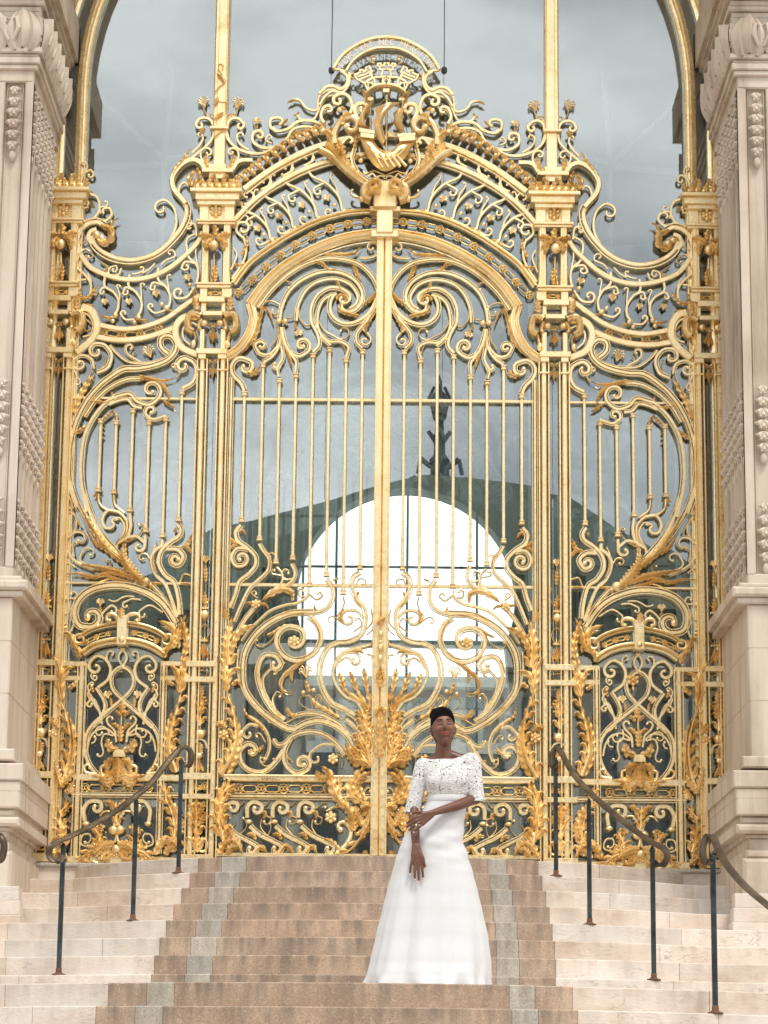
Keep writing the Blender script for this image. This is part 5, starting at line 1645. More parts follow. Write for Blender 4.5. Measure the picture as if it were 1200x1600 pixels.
# ================================================================ handrails
BRONZE = mat('worn bronze handrail', (.2, .14, .08), .42, .45, lambda nt, b: noise_col(nt, b, [(.03, .022, .016), (.085, .06, .038), (.17, .12, .075)], scale=4, detail=6, bump=.1, bscale=30))
IRON = mat('blue black painted iron', (.02, .03, .035), .42, .35, lambda nt, b: noise_col(nt, b, [(.012, .016, .02), (.035, .05, .055), (.07, .085, .085)], scale=9, detail=8, pos=(.35, .75), bump=.15, bscale=60))
RUST = mat('rusty iron foot', (.16, .08, .04), .8, .2, lambda nt, b: noise_col(nt, b, [(.09, .05, .03), (.24, .12, .06)], scale=12))
def railing(label, posts, path, wpx=12, mouth=None):
    """posts: (top px, foot px, step index, yextra); path px points with the parameter of depth"""
    f0 = UZ(*posts[0][1], ZC(posts[0][2])); t = thing('handrail', label, 'handrail', tuple(f0), 'handrails on the steps')
    feet = []
    for top, foot, n, dy in posts:
        f = UZ(foot[0], foot[1], ZC(n)); 
        yf = CN(n)-math.sqrt(max(.04, RN(n)**2-f.x**2))+.05+dy; f = U(foot[0], foot[1], yf); f.z = ZC(n)
        tp = U(top[0], top[1], yf); tp.x = f.x
        feet.append((f, tp))
        A = Acc(); A.box(f.x-.017, f.x+.017, yf-.017, yf+.017, f.z+.03, tp.z-.015, .004); 
        p = A.build('post', IRON, t)
        A = Acc(); A.box(f.x-.02, f.x+.02, yf-.02, yf+.02, f.z+.006, f.z+.05, .003); A.lathe([(.0, -.002), (.05, 0), (.052, .008), (.03, .014), (.026, .02), (0, .02)], (f.x, yf, f.z), 20); A.build('foot', RUST, p)
        A = Acc(); A.lathe([(0, -.05), (.02, -.045), (.023, -.03), (.014, -.02), (.010, .0), (0, .0)], (f.x, yf, tp.z), 14); A.build('collar', IRON, p)
    pts = []
    for (px, py, d) in path:
        # d: index into the posts (fractional)
        d_ = d
        if len(feet) == 1: y = feet[0][1].y+(d_)*.5
        else:
            i = max(0, min(len(feet)-2, int(math.floor(d_)))); k = d_-i; y = feet[i][1].y+(feet[i+1][1].y-feet[i][1].y)*k
        pts.append(U(px, py, y))
    Q = []; P = [pts[0]*2-pts[1]]+pts+[pts[-1]*2-pts[-2]]
    for i in range(len(pts)-1):
        for k in range(6):
            u = k/6; a, b, c, d = P[i:i+4]; Q.append(.5*((2*b)+(-a+c)*u+(2*a-5*b+4*c-d)*u*u+(-a+3*b-3*c+d)*u**3))
    Q.append(pts[-1])
    # oval moulded section swept along Q: wide horizontally across the run
    A = Acc(); vs = []; fs = []; m = len(Q); prof = [(-.024, -.007), (-.024, .004), (-.018, .008), (-.013, .007), (-.008, .013), (.008, .013), (.013, .007), (.018, .008), (.024, .004), (.024, -.007), (.015, -.011), (-.015, -.011)]
    n = len(prof); side = None
    for i, q in enumerate(Q):
        tg = (Q[min(i+1, m-1)]-Q[max(i-1, 0)]).normalized()
        s_ = mouth if mouth else Vector((-.0, 1, 0))
        s_ = (s_-tg*s_.dot(tg)).normalized(); u = s_.cross(tg); 
        for a, b in prof: vs.append(q+s_*a+u*b)
    for i in range(m-1):
        for k in range(n): fs.append((i*n+k, i*n+(k+1) % n, (i+1)*n+(k+1) % n, (i+1)*n+k))
    fs += [tuple(range(n)), tuple((m-1)*n+k for k in range(n-1, -1, -1))]
    A.add(vs, fs); A.build('rail', BRONZE, t)
    return t
def c5(x, y): return (x/2.667, 1150+y/2.667)
def c6(x, y): return (750+x/2.667, 1150+y/2.667)
L5 = lambda x, y, d: (*c5(x, y), d)
L6 = lambda x, y, d: (*c6(x, y), d)
railing('left handrail on three posts in front of the left side grille, ends curled', [(c5(750, 92), c5(743, 568), 7, 0), (c5(570, 262), c5(553, 770), 4, 0), (c5(273, 445), c5(244, 1000), 1, 0)],
        [L5(770, 122, 0), L5(785, 124, 0), L5(797, 105, 0), L5(797, 75, 0), L5(785, 50, 0), L5(765, 42, 0), L5(735, 68, .1), L5(690, 120, .35), L5(630, 195, .7), L5(570, 248, 1), L5(480, 315, 1.3), L5(380, 375, 1.63), L5(280, 425, 1.98), L5(235, 443, 2.1), L5(210, 465, 2.15), L5(204, 495, 2.15), L5(220, 518, 2.15), L5(248, 518, 2.13), L5(262, 500, 2.1)], mouth=Vector((1, .55, 0)))
railing('right handrail on three posts in front of the right side grille, ends curled', [(c6(330, 92), c6(317, 573), 7, 0), (c6(460, 262), c6(457, 775), 4, 0), (c6(710, 458), c6(725, 1010), 1, 0)],
        [L6(322, 120, 0), L6(305, 128, 0), L6(298, 105, 0), L6(302, 70, 0), L6(320, 48, 0), L6(340, 70, .1), L6(360, 110, .25), L6(400, 172, .55), L6(460, 238, 1), L6(550, 318, 1.35), L6(640, 390, 1.7), L6(710, 440, 2), L6(755, 462, 2.12), L6(778, 485, 2.18), L6(778, 515, 2.18), L6(760, 537, 2.15), L6(735, 537, 2.1), L6(722, 522, 2.1)], mouth=Vector((1, -.55, 0)))
t = railing('handrail at the right edge on one post, nearest the camera, running out of the frame', [(c6(984, 492), c6(981, 1148), -1, .02)],
        [L6(965, 522, 0), L6(945, 530, 0), L6(930, 505, 0), L6(930, 455, 0), L6(948, 420, 0), L6(972, 422, -.1), L6(990, 465, -.4), L6(1020, 525, -.9), L6(1070, 590, -1.6), L6(1130, 650, -2.5), L6(1210, 715, -3.6), L6(1300, 790, -4.8)], mouth=Vector((1, -.3, 0)))
t = railing('curled end of a handrail just entering the frame at the left edge', [((-45, 1370), (-47, 1588), -1, .02)],
        [(-20, 1338, 0), (-8, 1345, 0), (2, 1342, 0), (6, 1328, 0), (5, 1314, 0), (-2, 1306, 0), (-14, 1312, -.1), (-40, 1348, -.6), (-90, 1400, -1.6)], mouth=Vector((1, .3, 0)))
# iron stains at the feet are in the stone itself; leave the marble clean elsewhere
# ================================================================ the hall behind the glass
WALLI = mat('hall plaster', (.38, .39, .39), .9, 0, lambda nt, b: noise_col(nt, b, [(.30, .31, .31), (.42, .43, .42)], scale=.7))
WARM = mat('hall warm stone', (.5, .42, .33), .8, 0, lambda nt, b: noise_col(nt, b, [(.4, .33, .25), (.58, .5, .4)], scale=.9))
hall = thing('entrance_hall', 'dim entrance hall seen through the gate glass, with a bright round arched opening', 'hall', (0, 6, 0))
YH = 14.0
cx = gx(634, 930, YH); cz = gz(634, 930, YH); rr = gx(634+172, 930, YH)-cx; zb = gz(634, 1185, YH)
A = Acc()
# back wall with the arched hole, built as a ring of quads
vs = []; fs = []; outer = []; inner = []
n = 48
ztr = gz(634, 1003, YH); a_end = math.asin((cz-ztr)/rr)
for i in range(n+1):
    a = -a_end+(math.pi+2*a_end)*i/n; inner.append((cx+rr*math.cos(a), cz+rr*math.sin(a)))
    outer.append((cx+12*math.cos(a), cz+9*math.sin(a)))
xl, xr_ = gx(480, 1030, YH), gx(806, 1030, YH)
inner = [(xr_, zb)]+inner+[(xl, zb)]; outer = [(cx+12, zb)]+outer+[(cx-12, zb)]
for (a, b), (c, d) in zip(inner, outer): vs += [(a, YH, b), (c, YH, d), (a, YH+.5, b)]
for i in range(len(inner)-1): fs += [(i*3, i*3+1, i*3+4, i*3+3), (i*3, i*3+3, i*3+5, i*3+2)]
A.add(vs, fs); A.build('back_wall', WALLI, hall, smooth=False)
A = Acc(); A.box(-12, 12, YH, YH+.5, -.2, zb); A.build('low_wall', WARM, hall)
A = Acc()
for k in range(4): A.box(xl-.6-.2*k, xr_+.6+.2*k, YH-.3-.3*k, YH+.1, zb-.30*(k+1), zb-.30*k-.03, .02)
A.build('sill_step', mat('pale sill', (.75, .74, .70), .7), hall)
A = Acc()
for a, b in ((-7, -6.8), (6.8, 7)): A.box(a, b, .5, YH, -.2, 10)
A.box(-7, 7, .5, YH, 9.8, 10); A.build('side_wall', WALLI, hall)
A = Acc(); A.box(-7, 7, 3.5, YH, -.15, .0); A.build('hall_floor', mat('hall mosaic', (.16, .16, .16), .4), hall)
# the far wing of the courtyard, in daylight beyond the opening
CW = mat('courtyard stone', (.5, .49, .46), .85, 0, lambda nt, b: noise_col(nt, b, [(.36, .36, .34), (.52, .50, .46)], scale=.8))
YC = 34.0
def courtyard():
    t = thing('courtyard_wing', 'pale stone wing of the courtyard seen beyond the round arched opening', 'building', (0, YC, 0))
    z = lambda py: gz(634, py, YC)
    A = Acc(); A.box(-16, 16, YC, YC+4, -.5, z(1078)); A.build('wall', CW, t)
    A = Acc(); A.box(-16, 16, YC-.5, YC, z(1078), z(1062)); A.box(-16, 16, YC-.3, YC, z(1120), z(1112)); A.box(-16, 16, YC-.6, YC, -.5, z(1165)); A.build('cornice', CW, t)
    A = Acc()
    for i in range(34): x = -8+i*.5; A.tube([(x, YC-.35, z(1165)), (x, YC-.35, z(1120))], .09, 8)
    A.build('colonnade', CW, t)
courtyard()
IRONB = mat('blue grey window bars', (.75, .82, .84), .6, 0)
A = Acc(); y = YH-.05
for px in (525, 636, 745): x = gx(px, 930, YH); A.box(x-.018, x+.018, y, y+.04, zb, cz+math.sqrt(max(0, rr*rr-(x-cx)**2)))
z = gz(634, 887, YH); A.box(cx-rr, cx+rr, y+.005, y+.035, z-.016, z+.016)
z = gz(634, 1007, YH); A.box(cx-rr*1.2, cx+rr*1.2, y-.02, y+.1, z-.05, z+.05)
A.build('window_bars', IRONB, hall)
A = Acc()
for i in range(10): A.box(gx(380+i*10, 1000, 10), gx(380+i*10, 1000, 10)+.03, 10, 10.04, gz(400, 1150, 10), gz(400, 800, 10))
A.build('grille_bars', IRONB, hall)
# big transparent side bays that let daylight in, as the real rotunda has
A = Acc()
for x in (-5.2, -3.4, 3.4, 5.2): A.lathe([(.5, 0), (.5, .3), (.38, .4), (.36, 5.2), (.5, 5.4), (.55, 5.8), (0, 5.8)], (x, 9, 0), 20)
A.build('column', WARM, hall)
# stone blocks / seats seen low down through the glass
A = Acc()
for k in range(5): A.box(-3.0+k*1.3, -3.0+k*1.3+1.24, 5.5, 6.2, 0, .55+.22*(k % 2), .01)
A.box(-1.9, 2.4, 8.0, 8.4, .95, 1.5, .02); A.box(-2.3, 2.8, 8.3, 8.6, 1.6, 2.1, .02)
A.build('stone_block', WARM, hall)
A = Acc()
for k in range(26): z = .18+k*.045; A.box(gx(745, 1300, 2.6), gx(835, 1300, 2.6), 2.6, 2.63, z, z+.032)
A.build('blind', mat('pale blue blind', (.42, .5, .54), .6), hall)
inner_g = Acc(); inner_g.box(-2.9, 2.9, 2.4, 2.41, .02, gz(600, 380, 2.4)); o = inner_g.build('inner_glass', GLASS2, hall)
A = Acc()
for x in (-2.9, -1.45, 0, 1.45, 2.9): A.box(x-.02, x+.02, 2.36, 2.46, 0, gz(600, 380, 2.4))
A.build('inner_frame', IRONB, hall)
# ================================================================ the building across the street, seen only mirrored in the glass
ROOF = mat('green grey lead roof', (.12, .15, .12), .6, .1, lambda nt, b: noise_col(nt, b, [(.10, .13, .10), (.16, .19, .15)], scale=.2))
FAC = mat('facade across the street', (.4, .37, .31), .9, 0, lambda nt, b: noise_col(nt, b, [(.14, .15, .15), (.42, .37, .30)], scale=.15))
op = thing('domed_building', 'long domed building across the street, mirrored in the gate glass', 'building', (0, -100, zg))
YV = 90.0; YM = 2*GY-YV
def v(px, py): q = U(px, py, YV); return (q.x, q.z)
A = Acc(); A.prism([v(-500, 1000), v(60, 960), v(240, 895), v(262, 873), v(332, 824), v(392, 812), v(490, 786), v(620, 752), v(662, 742), v(735, 745), v(835, 757), v(858, 769), v(892, 776), v(960, 825), v(1045, 873), v(1100, 905), v(1700, 1010), v(1700, 1015), v(-500, 1015)], YM-20, YM)
A.build('roof', ROOF, op, smooth=False)
A = Acc(); A.prism([v(-500, 1012), v(1700, 1012), (v(1700, 1012)[0], zg-.2), (v(-500, 1012)[0], zg-.2)], YM-20, YM-.5)
A.build('facade', FAC, op, smooth=False)
A = Acc()
for k in range(22):
    x = v(-500, 1300)[0]+k*2.4; A.lathe([(.5, 0), (.42, .5), (.38, 18.2), (.6, 19)], (x, YM+.6, zg), 12)
A.build('column', mat('pale column', (.42, .4, .35), .8), op)
A = Acc(); c = v(690, 745); k = YV/FPX*1.25*.93
A.lathe([(a*.8, b*1.3) for a, b in [(62*k, -8*k), (46*k, 6*k), (34*k, 22*k), (22*k, 40*k), (22*k, 52*k), (24*k, 60*k), (14*k, 68*k), (13*k, 84*k), (17*k, 92*k), (11*k, 98*k), (10*k, 112*k), (16*k, 118*k), (20*k, 130*k), (21*k, 142*k), (17*k, 154*k), (8*k, 160*k), (5*k, 166*k), (7*k, 172*k), (1*k, 184*k)]], (c[0], YM-5, c[1]), 16)
for sx_ in (-1, 1):
    for (a, b, r_) in (((20, 50), (44, 62), 5), ((44, 62), (50, 40), 4), ((30, 20), (62, 34), 6), ((62, 34), (70, 8), 5), ((10, 86), (26, 100), 4), ((14, 128), (24, 150), 4), ((24, 150), (12, 166), 3)):
        A.tube([(c[0]+sx_*a[0]*k*.8, YM-5, c[1]+a[1]*k*1.3), (c[0]+sx_*b[0]*k*.8, YM-5, c[1]+b[1]*k*1.3)], r_*k, 7)
A.build('spire', mat('dark bronze', (.04, .045, .05), .6), op)

A = Acc()                                            # standing ribs and dormers of the roof
for i in range(40):
    px = 250+i*21; A.box(v(px, 800)[0]-.06, v(px, 800)[0]+.06, YM-.1, YM+.25, v(px, 1015)[1], v(px, max(760, 905-abs(0))+ (0 if 300 < px < 1000 else 60))[1])
for i in range(9):
    px = 280+i*95; x = v(px, 1000)[0]; z = v(px, 960)[1]
    A.box(x-.9, x+.9, YM, YM+1.2, z, z+1.9); A.prism([(x-1.1, z+1.9), (x+1.1, z+1.9), (x, z+2.7)], YM, YM+1.3)
A.build('roof_rib', ROOF, op, smooth=False)
A = Acc()
for i in range(26):
    x = v(-500, 1300)[0]+i*2.05+.6
    A.box(x, x+1.25, YM-.6, YM-.42, zg+10.6, zg+13.2); A.box(x, x+1.35, YM-.6, YM-.42, zg+14.6, zg+18.6); A.box(x+.1, x+.95, YM-.6, YM-.42, zg+5.2, zg+8.6)
A.build('window', mat('dark window', (.03, .04, .05), .2), op)
# trusses of the vestibule roof, seen faintly through the fanlight
A = Acc()
for s_ in (-1, 1):
    for a, b in (((150, 150), (256, 250)), ((256, 250), (300, 240)), ((256, 250), (252, 420)), ((270, 110), (256, 250)), ((140, 262), (256, 256))):
        p, q = U(*a, 3.4), U(*b, 3.4); A.tube([(s_*p.x, p.y, p.z), (s_*q.x, q.y, q.z)], .035, 6)
A.build('roof_truss', mat('pale blue truss', (.45, .52, .55), .6), hall)
# reflection of the gate in the inner glass, painted as pale flat scrolls
GATE_REFLECTION = mat('pale gate reflection', (.92, .92, .92), .8)
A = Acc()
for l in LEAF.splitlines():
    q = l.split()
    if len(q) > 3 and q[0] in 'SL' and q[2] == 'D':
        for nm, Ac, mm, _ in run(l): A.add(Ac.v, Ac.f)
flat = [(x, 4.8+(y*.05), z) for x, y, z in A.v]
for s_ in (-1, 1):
    B_ = Acc(); B_.add([(s_*x, y, z) for x, y, z in flat], A.f); B_.build('reflected_scrolls', GATE_REFLECTION, hall, smooth=False)

A = Acc()
xa, xb = v(-500, 1012)[0], v(1700, 1012)[0]; zt_ = v(600, 1012)[1]
for z, h, d in ((zg+9.4, .7, .5), (zg+13.5, .6, .5), (zt_-.9, .9, .9), (zg+.0, .9, .4)): A.box(xa, xb, YM-.5, YM+d, z, z+h)
A.build('cornice', mat('pale cornice', (.6, .56, .48), .8), op, smooth=False)
# ================================================================ the woman
YW = -6.62; MP = (YW+22.6)/FPX                    # metres per photograph pixel where she stands
W = lambda px, py, dy=0.0: U(px, py, YW+dy)
wom = thing('person', 'woman in white lace top and long white skirt, eyes closed, one hand clasping her forearm', 'person', tuple(W(675, 1536)))
SKIN = mat('deep brown skin', (.13, .055, .03), .42, 0, lambda nt, b: None, **{'Subsurface Weight': .08, 'Subsurface Scale': .01})
def skin_nodes(m):
    nt = m.node_tree; b = nt.nodes['Principled BSDF']; a = nt.nodes.new('ShaderNodeAttribute'); a.attribute_name = 'paint'; nt.links.new(a.outputs['Color'], b.inputs['Base Color'])
FACE = mat('face skin', (.2, .1, .06), .4, 0, None, **{'Subsurface Weight': .08, 'Subsurface Scale': .01}); skin_nodes(FACE)
SKC = (.120, .046, .024)
def capsule(A, a, b, ra, rb, n=14):
    a, b = Vector(a), Vector(b); A.tube([a, a.lerp(b, .5), b], [ra, (ra+rb)/2*1.0, rb], n); A.ball(a, ra, n=n, m=9); A.ball(b, rb, n=n, m=9)
def remeshed(A, name, m, parent, voxel, smooth_it=4, post=None):
    me = bpy.data.meshes.new('t'); me.from_pydata([tuple(v) for v in A.v], [], A.f)
    ob = bpy.data.objects.new('t', me); COL.objects.link(ob)
    r = ob.modifiers.new('r', 'REMESH'); r.mode = 'VOXEL'; r.voxel_size = voxel; r.use_smooth_shade = True
    s = ob.modifiers.new('s', 'SMOOTH'); s.factor = .5; s.iterations = smooth_it
    dg = bpy.context.evaluated_depsgraph_get(); m2 = bpy.data.meshes.new_from_object(ob.evaluated_get(dg)); bpy.data.objects.remove(ob)
    m2.name = name; m2.materials.clear(); m2.materials.append(m)
    if post: post(m2)
    m2.polygons.foreach_set('use_smooth', [True]*len(m2.polygons))
    o = bpy.data.objects.new(name, m2); COL.objects.link(o); o.parent = parent; o.matrix_parent_inverse = parent.matrix_world.inverted(); return o
def ell(A, px, py, dy, rx, ry, rz, n=24):         # ellipsoid, px radii in metres
    c = W(px, py, dy); A.ball((c.x, c.y, c.z), 1, sx=rx, sy=ry, sz=rz, n=n, m=14)
B = Acc()
# neck, collar bones, torso (mostly under the lace), legs under the skirt
capsule(B, W(694, 1152, .01), W(692, 1172, .015), .049, .048); capsule(B, W(692, 1172, .015), W(694, 1192, .03), .048, .062)
capsule(B, W(692, 1180, .02), W(666, 1193, .02), .040, .040); capsule(B, W(694, 1176, .03), W(727, 1187, .03), .036, .030)
capsule(B, W(698, 1187, -.035), W(676, 1190, -.02), .012, .012); capsule(B, W(700, 1187, -.035), W(722, 1183, -.015), .012, .012)
def ring_loft(A, rows, n=40, f=None, cap=True):
    vs = []; fs = []
    for i, (py, xl, xr, dp, dy) in enumerate(rows):
        a, b = W(xl, py, dy), W(xr, py, dy); c = (a+b)/2; rx = (b-a).length/2
        for j in range(n):
            t = 2*math.pi*j/n; k = f(i/(len(rows)-1), t) if f else 1
            ct, st = math.cos(t), math.sin(t)
            vs.append((c.x+rx*k*math.copysign(abs(ct)**.9, ct), c.y+dp*k*math.copysign(abs(st)**.9, st), c.z))
    for i in range(len(rows)-1):
        for j in range(n): fs.append((i*n+j, i*n+(j+1) % n, (i+1)*n+(j+1) % n, (i+1)*n+j))
    if cap: fs += [tuple(range(n)), tuple((len(rows)-1)*n+j for j in range(n-1, -1, -1))]
    A.add(vs, fs)
ring_loft(B, [(1190, 664, 733, .07, .02), (1200, 662, 736, .095, .02), (1215, 666, 734, .108, .01), (1228, 668, 731, .105, .01), (1245, 672, 729, .09, .015), (1262, 666, 726, .09, .02), (1300, 650, 722, .09, .03), (1400, 640, 720, .08, .03)])
# her right arm (left in the picture), hanging with the hand low
S1 = W(659, 1198, .01); E1 = W(646, 1258, .0); R1 = W(650, 1322, -.185)
capsule(B, S1, E1, .044, .036); capsule(B, E1, W(648, 1280, -.06), .034, .034); capsule(B, W(648, 1280, -.06), W(649.3, 1304, -.13), .034, .027); capsule(B, W(649.3, 1304, -.13), R1, .027, .0205)
# her left arm, forearm across
S2 = W(738, 1192, .01); E2 = W(742, 1246, -.03); R2 = W(679, 1267, -.205)
capsule(B, S2, E2, .044, .036); capsule(B, E2, W(716, 1256, -.11), .034, .032); capsule(B, W(716, 1256, -.11), R2, .032, .0205)
def finger(A, pts, r0, r1):
    P = [Vector(p) for p in pts]
    for i in range(len(P)-1):
        a = r0+(r1-r0)*i/(len(P)-1); b = r0+(r1-r0)*(i+1)/(len(P)-1); capsule(A, P[i], P[i+1], a, b, 10)
# hanging hand
d0 = -.195
for bx_, by_ in ((646, 1334), (650, 1336), (654, 1336), (658, 1334)): capsule(B, R1+Vector(((bx_-652)*.0012, 0, .012)), W(bx_, by_, d0-.006), .0175, .0150)
for bx_, by_ in ((644.5, 1343), (649.5, 1346), (654.5, 1346), (659, 1343)): capsule(B, W(650.5+(bx_-651)*.6, 1330, d0-.005), W(bx_, by_, d0-.012), .0125, .0105)
finger(B, [W(644, 1343, d0-.010), W(641.7, 1352, d0-.016), W(641.2, 1361, d0-.008)], .0095, .0068)
finger(B, [W(649, 1346, d0-.012), W(648, 1358, d0-.020), W(648.6, 1369.5, d0-.012)], .0098, .0070)
finger(B, [W(654, 1346, d0-.012), W(654.2, 1359, d0-.020), W(654.3, 1372.5, d0-.012)], .0100, .0072)
finger(B, [W(659, 1343, d0-.010), W(660, 1355, d0-.018), W(661.4, 1368, d0-.010)], .0095, .0068)
finger(B, [W(656, 1327, d0-.004), W(661, 1337, d0-.018), W(662.5, 1345, d0-.020), W(664.6, 1352, d0-.016)], .0115, .0075)
# clasping hand: back of the hand towards the camera, fingers over the other forearm
e0 = -.215
for kx, ky in ((660, 1270), (659, 1275), (659, 1280), (661, 1285)): capsule(B, R2, W(kx, ky, e0-.012), .0185, .0125)
finger(B, [W(661, 1271, e0-.012), W(651, 1274.5, e0-.026), W(643, 1279, e0-.020), W(635.5, 1284.5, e0+.004)], .0100, .0070)
finger(B, [W(660, 1275.5, e0-.014), W(650, 1280, e0-.028), W(642.5, 1285, e0-.020), W(635, 1291, e0+.004)], .0102, .0070)
finger(B, [W(660, 1280.5, e0-.014), W(652, 1285, e0-.026), W(645.5, 1290, e0-.020), W(638.5, 1295.5, e0+.002)], .0098, .0068)
finger(B, [W(662, 1285, e0-.012), W(656, 1289.5, e0-.022), W(652, 1293, e0-.018), W(647.5, 1297, e0-.004)], .0090, .0064)
finger(B, [W(666, 1269, e0-.002), W(657, 1266.5, e0-.014), W(650, 1267, e0-.016), W(643.5, 1269.5, e0-.004)], .0110, .0078)
body = remeshed(B, 'body', SKIN, wom, .003, 7)
body.parent = None; 
# ---- head
HC = W(692.5, 1138.5, -.01)
LOC = []
def head_mesh():
    vs = []; col = []; n, m = 220, 200
    tilt = Matrix.Rotation(R(-13), 3, 'X'); roll = Matrix.Rotation(R(-4), 3, 'Y'); turn = Matrix.Rotation(R(6), 3, 'Z')
    M3 = turn@roll@tilt
    g = lambda x, z, cx_, cz_, sx_, sz_: math.exp(-((x-cx_)/sx_)**2-((z-cz_)/sz_)**2)
    for i in range(m+1):
        th = math.pi*i/m
        for j in range(n):
            # denser in front
            u_ = j/n*2*math.pi; ph = u_-.35*math.sin(u_)*0
            dx, dy, dz = math.sin(th)*math.sin(ph), -math.sin(th)*math.cos(ph), math.cos(th)
            x, y, z = dx*.0715, dy*.092, dz*.112
            if z < 0:
                k = min(1, -z/.112); x *= 1-.36*k**1.7; 
                if y > 0: y *= 1-.45*k
                else: y *= 1+.02*k
            if y < 0:
                f = min(1, -y/.05)
                z_ = z
                dd = 0
                dd += .026*g(x, z_, 0, -.022, .0090, .016)+.011*g(x, z_, 0, .002, .0075, .022)          # nose
                dd += .006*g(abs(x), z_, .0115, -.028, .006, .007)                                       # wings
                dd -= .015*g(abs(x), z_, .0290, .010, .014, .013)                                        # sockets
                dd += .008*g(abs(x), z_, .0290, .009, .012, .0075)                                       # lids over the eyeballs
                dd += .005*g(abs(x), z_, .028, .030, .020, .007)                                         # brow
                dd += .006*g(abs(x), z_, .040, -.020, .016, .018)                                        # cheekbones
                dd += .011*g(x, z_, 0, -.0535, .019, .0050)+.012*g(x, z_, 0, -.0640, .017, .0055)-.006*g(x, z_, 0, -.0585, .022, .0018)
                dd -= .004*g(x, z_, 0, -.042, .006, .005)
                dd += .010*g(x, z_, 0, -.092, .018, .014)-.004*g(x, z_, 0, -.076, .018, .006)
                y -= dd*f
            p = M3@Vector((x, y, z)); vs.append(tuple(HC+p)); LOC.append((x, y, z))
            c = list(SKC)
            def mixc(t_, k_):
                for q in range(3): c[q] = c[q]*(1-k_)+t_[q]*k_
            if y < 0:
                mixc((.34, .155, .085), .7*g(x, z, 0, .05, .035, .03)); mixc((.30, .13, .07), .7*g(x, z, 0, -.012, .007, .03)); mixc((.30, .13, .07), .6*g(abs(x), z, .036, -.012, .014, .014))  # highlights on forehead, nose and cheeks, painted into the skin colour
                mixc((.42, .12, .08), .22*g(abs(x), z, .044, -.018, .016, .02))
                mixc((.34, .16, .09), .3*g(x, z, 0, -.09, .02, .012))  # painted highlight on the chin
                mixc((.36, .14, .13), .75*min(1, 1.6*g(abs(x), z, .0290, .0125, .0135, .0065)))
                lash = g(z, 0, .0035-.0035*min(1, ((abs(x)-.029)/.0145)**2)*-1, 0, .0040, 1)*(1 if abs(abs(x)-.029) < .0155 else 0); mixc((.01, .006, .005), .95*lash)
                br = g(z, 0, .0315+.004*(1-((abs(x)-.031)/.018)**2), 0, .0036, 1)*(1 if .011 < abs(x) < .050 else 0); mixc((.02, .012, .01), .8*br)
                lw = .0215*(1-abs(z+.0585)/.011) if abs(z+.0585) < .0108 else 0
                if abs(x) < lw*1.2: mixc((.40, .085, .07), .88)
                if abs(x) < .019 and abs(z+.0585) < .0012: mixc((.15, .03, .03), .8)
                mixc((.03, .01, .01), .8*g(abs(x), z, .0065, -.0345, .0035, .0022))
            col.append(c)
    fs = []
    for i in range(m):
        for j in range(n): fs.append((i*n+j, i*n+(j+1) % n, (i+1)*n+(j+1) % n, (i+1)*n+j))
    # ears
    me = bpy.data.meshes.new('head'); base = len(vs)
    E_ = Acc()
    for s_ in (-1, 1):
        for (a, b, r_) in (((.070, .012, .012), (.074, .016, -.008), .011), ((.074, .016, -.008), (.069, .008, -.026), .009)):
            capsule(E_, HC+M3@Vector((s_*a[0], a[1], a[2])), HC+M3@Vector((s_*b[0], b[1], b[2])), r_, r_*.85, 8)
    vs += [tuple(p) for p in E_.v]; fs += [tuple(base+q for q in f) for f in E_.f]; col += [list(SKC)]*len(E_.v)
    me.from_pydata(vs, [], fs); me.validate(); me.polygons.foreach_set('use_smooth', [True]*len(me.polygons)); me.materials.append(FACE)
    ca = me.color_attributes.new('paint', 'FLOAT_COLOR', 'POINT')
    for i, c in enumerate(col): ca.data[i].color = (*c, 1)
    return me, M3
hm, M3 = head_mesh()
# one continuous body: head and body joined in a single mesh
import bmesh
bm = bmesh.new(); bm.from_mesh(body.data); nb = len(bm.verts); bm.from_mesh(hm)
me = bpy.data.meshes.new('body'); bm.to_mesh(me); bm.free()
me.materials.append(FACE)
ca = me.color_attributes.get('paint') or me.color_attributes.new('paint', 'FLOAT_COLOR', 'POINT')
for i, v_ in enumerate(me.vertices):
    if i < nb:
        k = .5+.5*noise.noise(v_.co*14); lit = .0
        c = [SKC[q]*(.92+.3*k) for q in range(3)]
        ca.data[i].color = (*c, 1)
def on_face(x, z, off=.0006):
    b = min((q for q in LOC if q[1] < 0 and abs(q[0]-x) < .006 and abs(q[2]-z) < .006), key=lambda q: (q[0]-x)**2+(q[2]-z)**2)
    return HC+M3@Vector((x, b[1]-off, z))
EL = Acc(); EB = Acc(); LC = Acc()
for s_ in (-1, 1):
    pts = [on_face(s_*x, .0045-.0052*math.sin(math.pi*(x-.0145)/.029)**.8) for x in [.0145+.029*i/8 for i in range(9)]]
    EL.tube(pts, [.0007, .0013, .0018, .0021, .0023, .0024, .0024, .0022, .0014], 6)
    pts = [on_face(s_*x, .0150+.0035*math.sin(math.pi*(x-.014)/.032)) for x in [.014+.032*i/6 for i in range(7)]]
    LC.tube(pts, [.0005]+[.0010]*5+[.0005], 6)
    pts = [on_face(s_*x, .0285+.0065*math.sin(math.pi*min(1, (x-.012)/.046))) for x in [.012+.036*i/8 for i in range(9)]]
    EB.tube(pts, [.0018, .0026, .0029, .0030, .0028, .0026, .0022, .0018, .001], 6)
LC.tube([on_face(x, -.0588-.0012*math.cos(x*90)) for x in [-.021+.042*i/8 for i in range(9)]], [.0005]+[.0012]*7+[.0005], 6)
for s_ in (-1, 1): LC.ball(tuple(on_face(s_*.0058, -.0345, -.001)), .0028, sy=.5, sz=.7, n=8, m=6)
HAIRD = mat('dark lashes', (.004, .003, .003), .8)
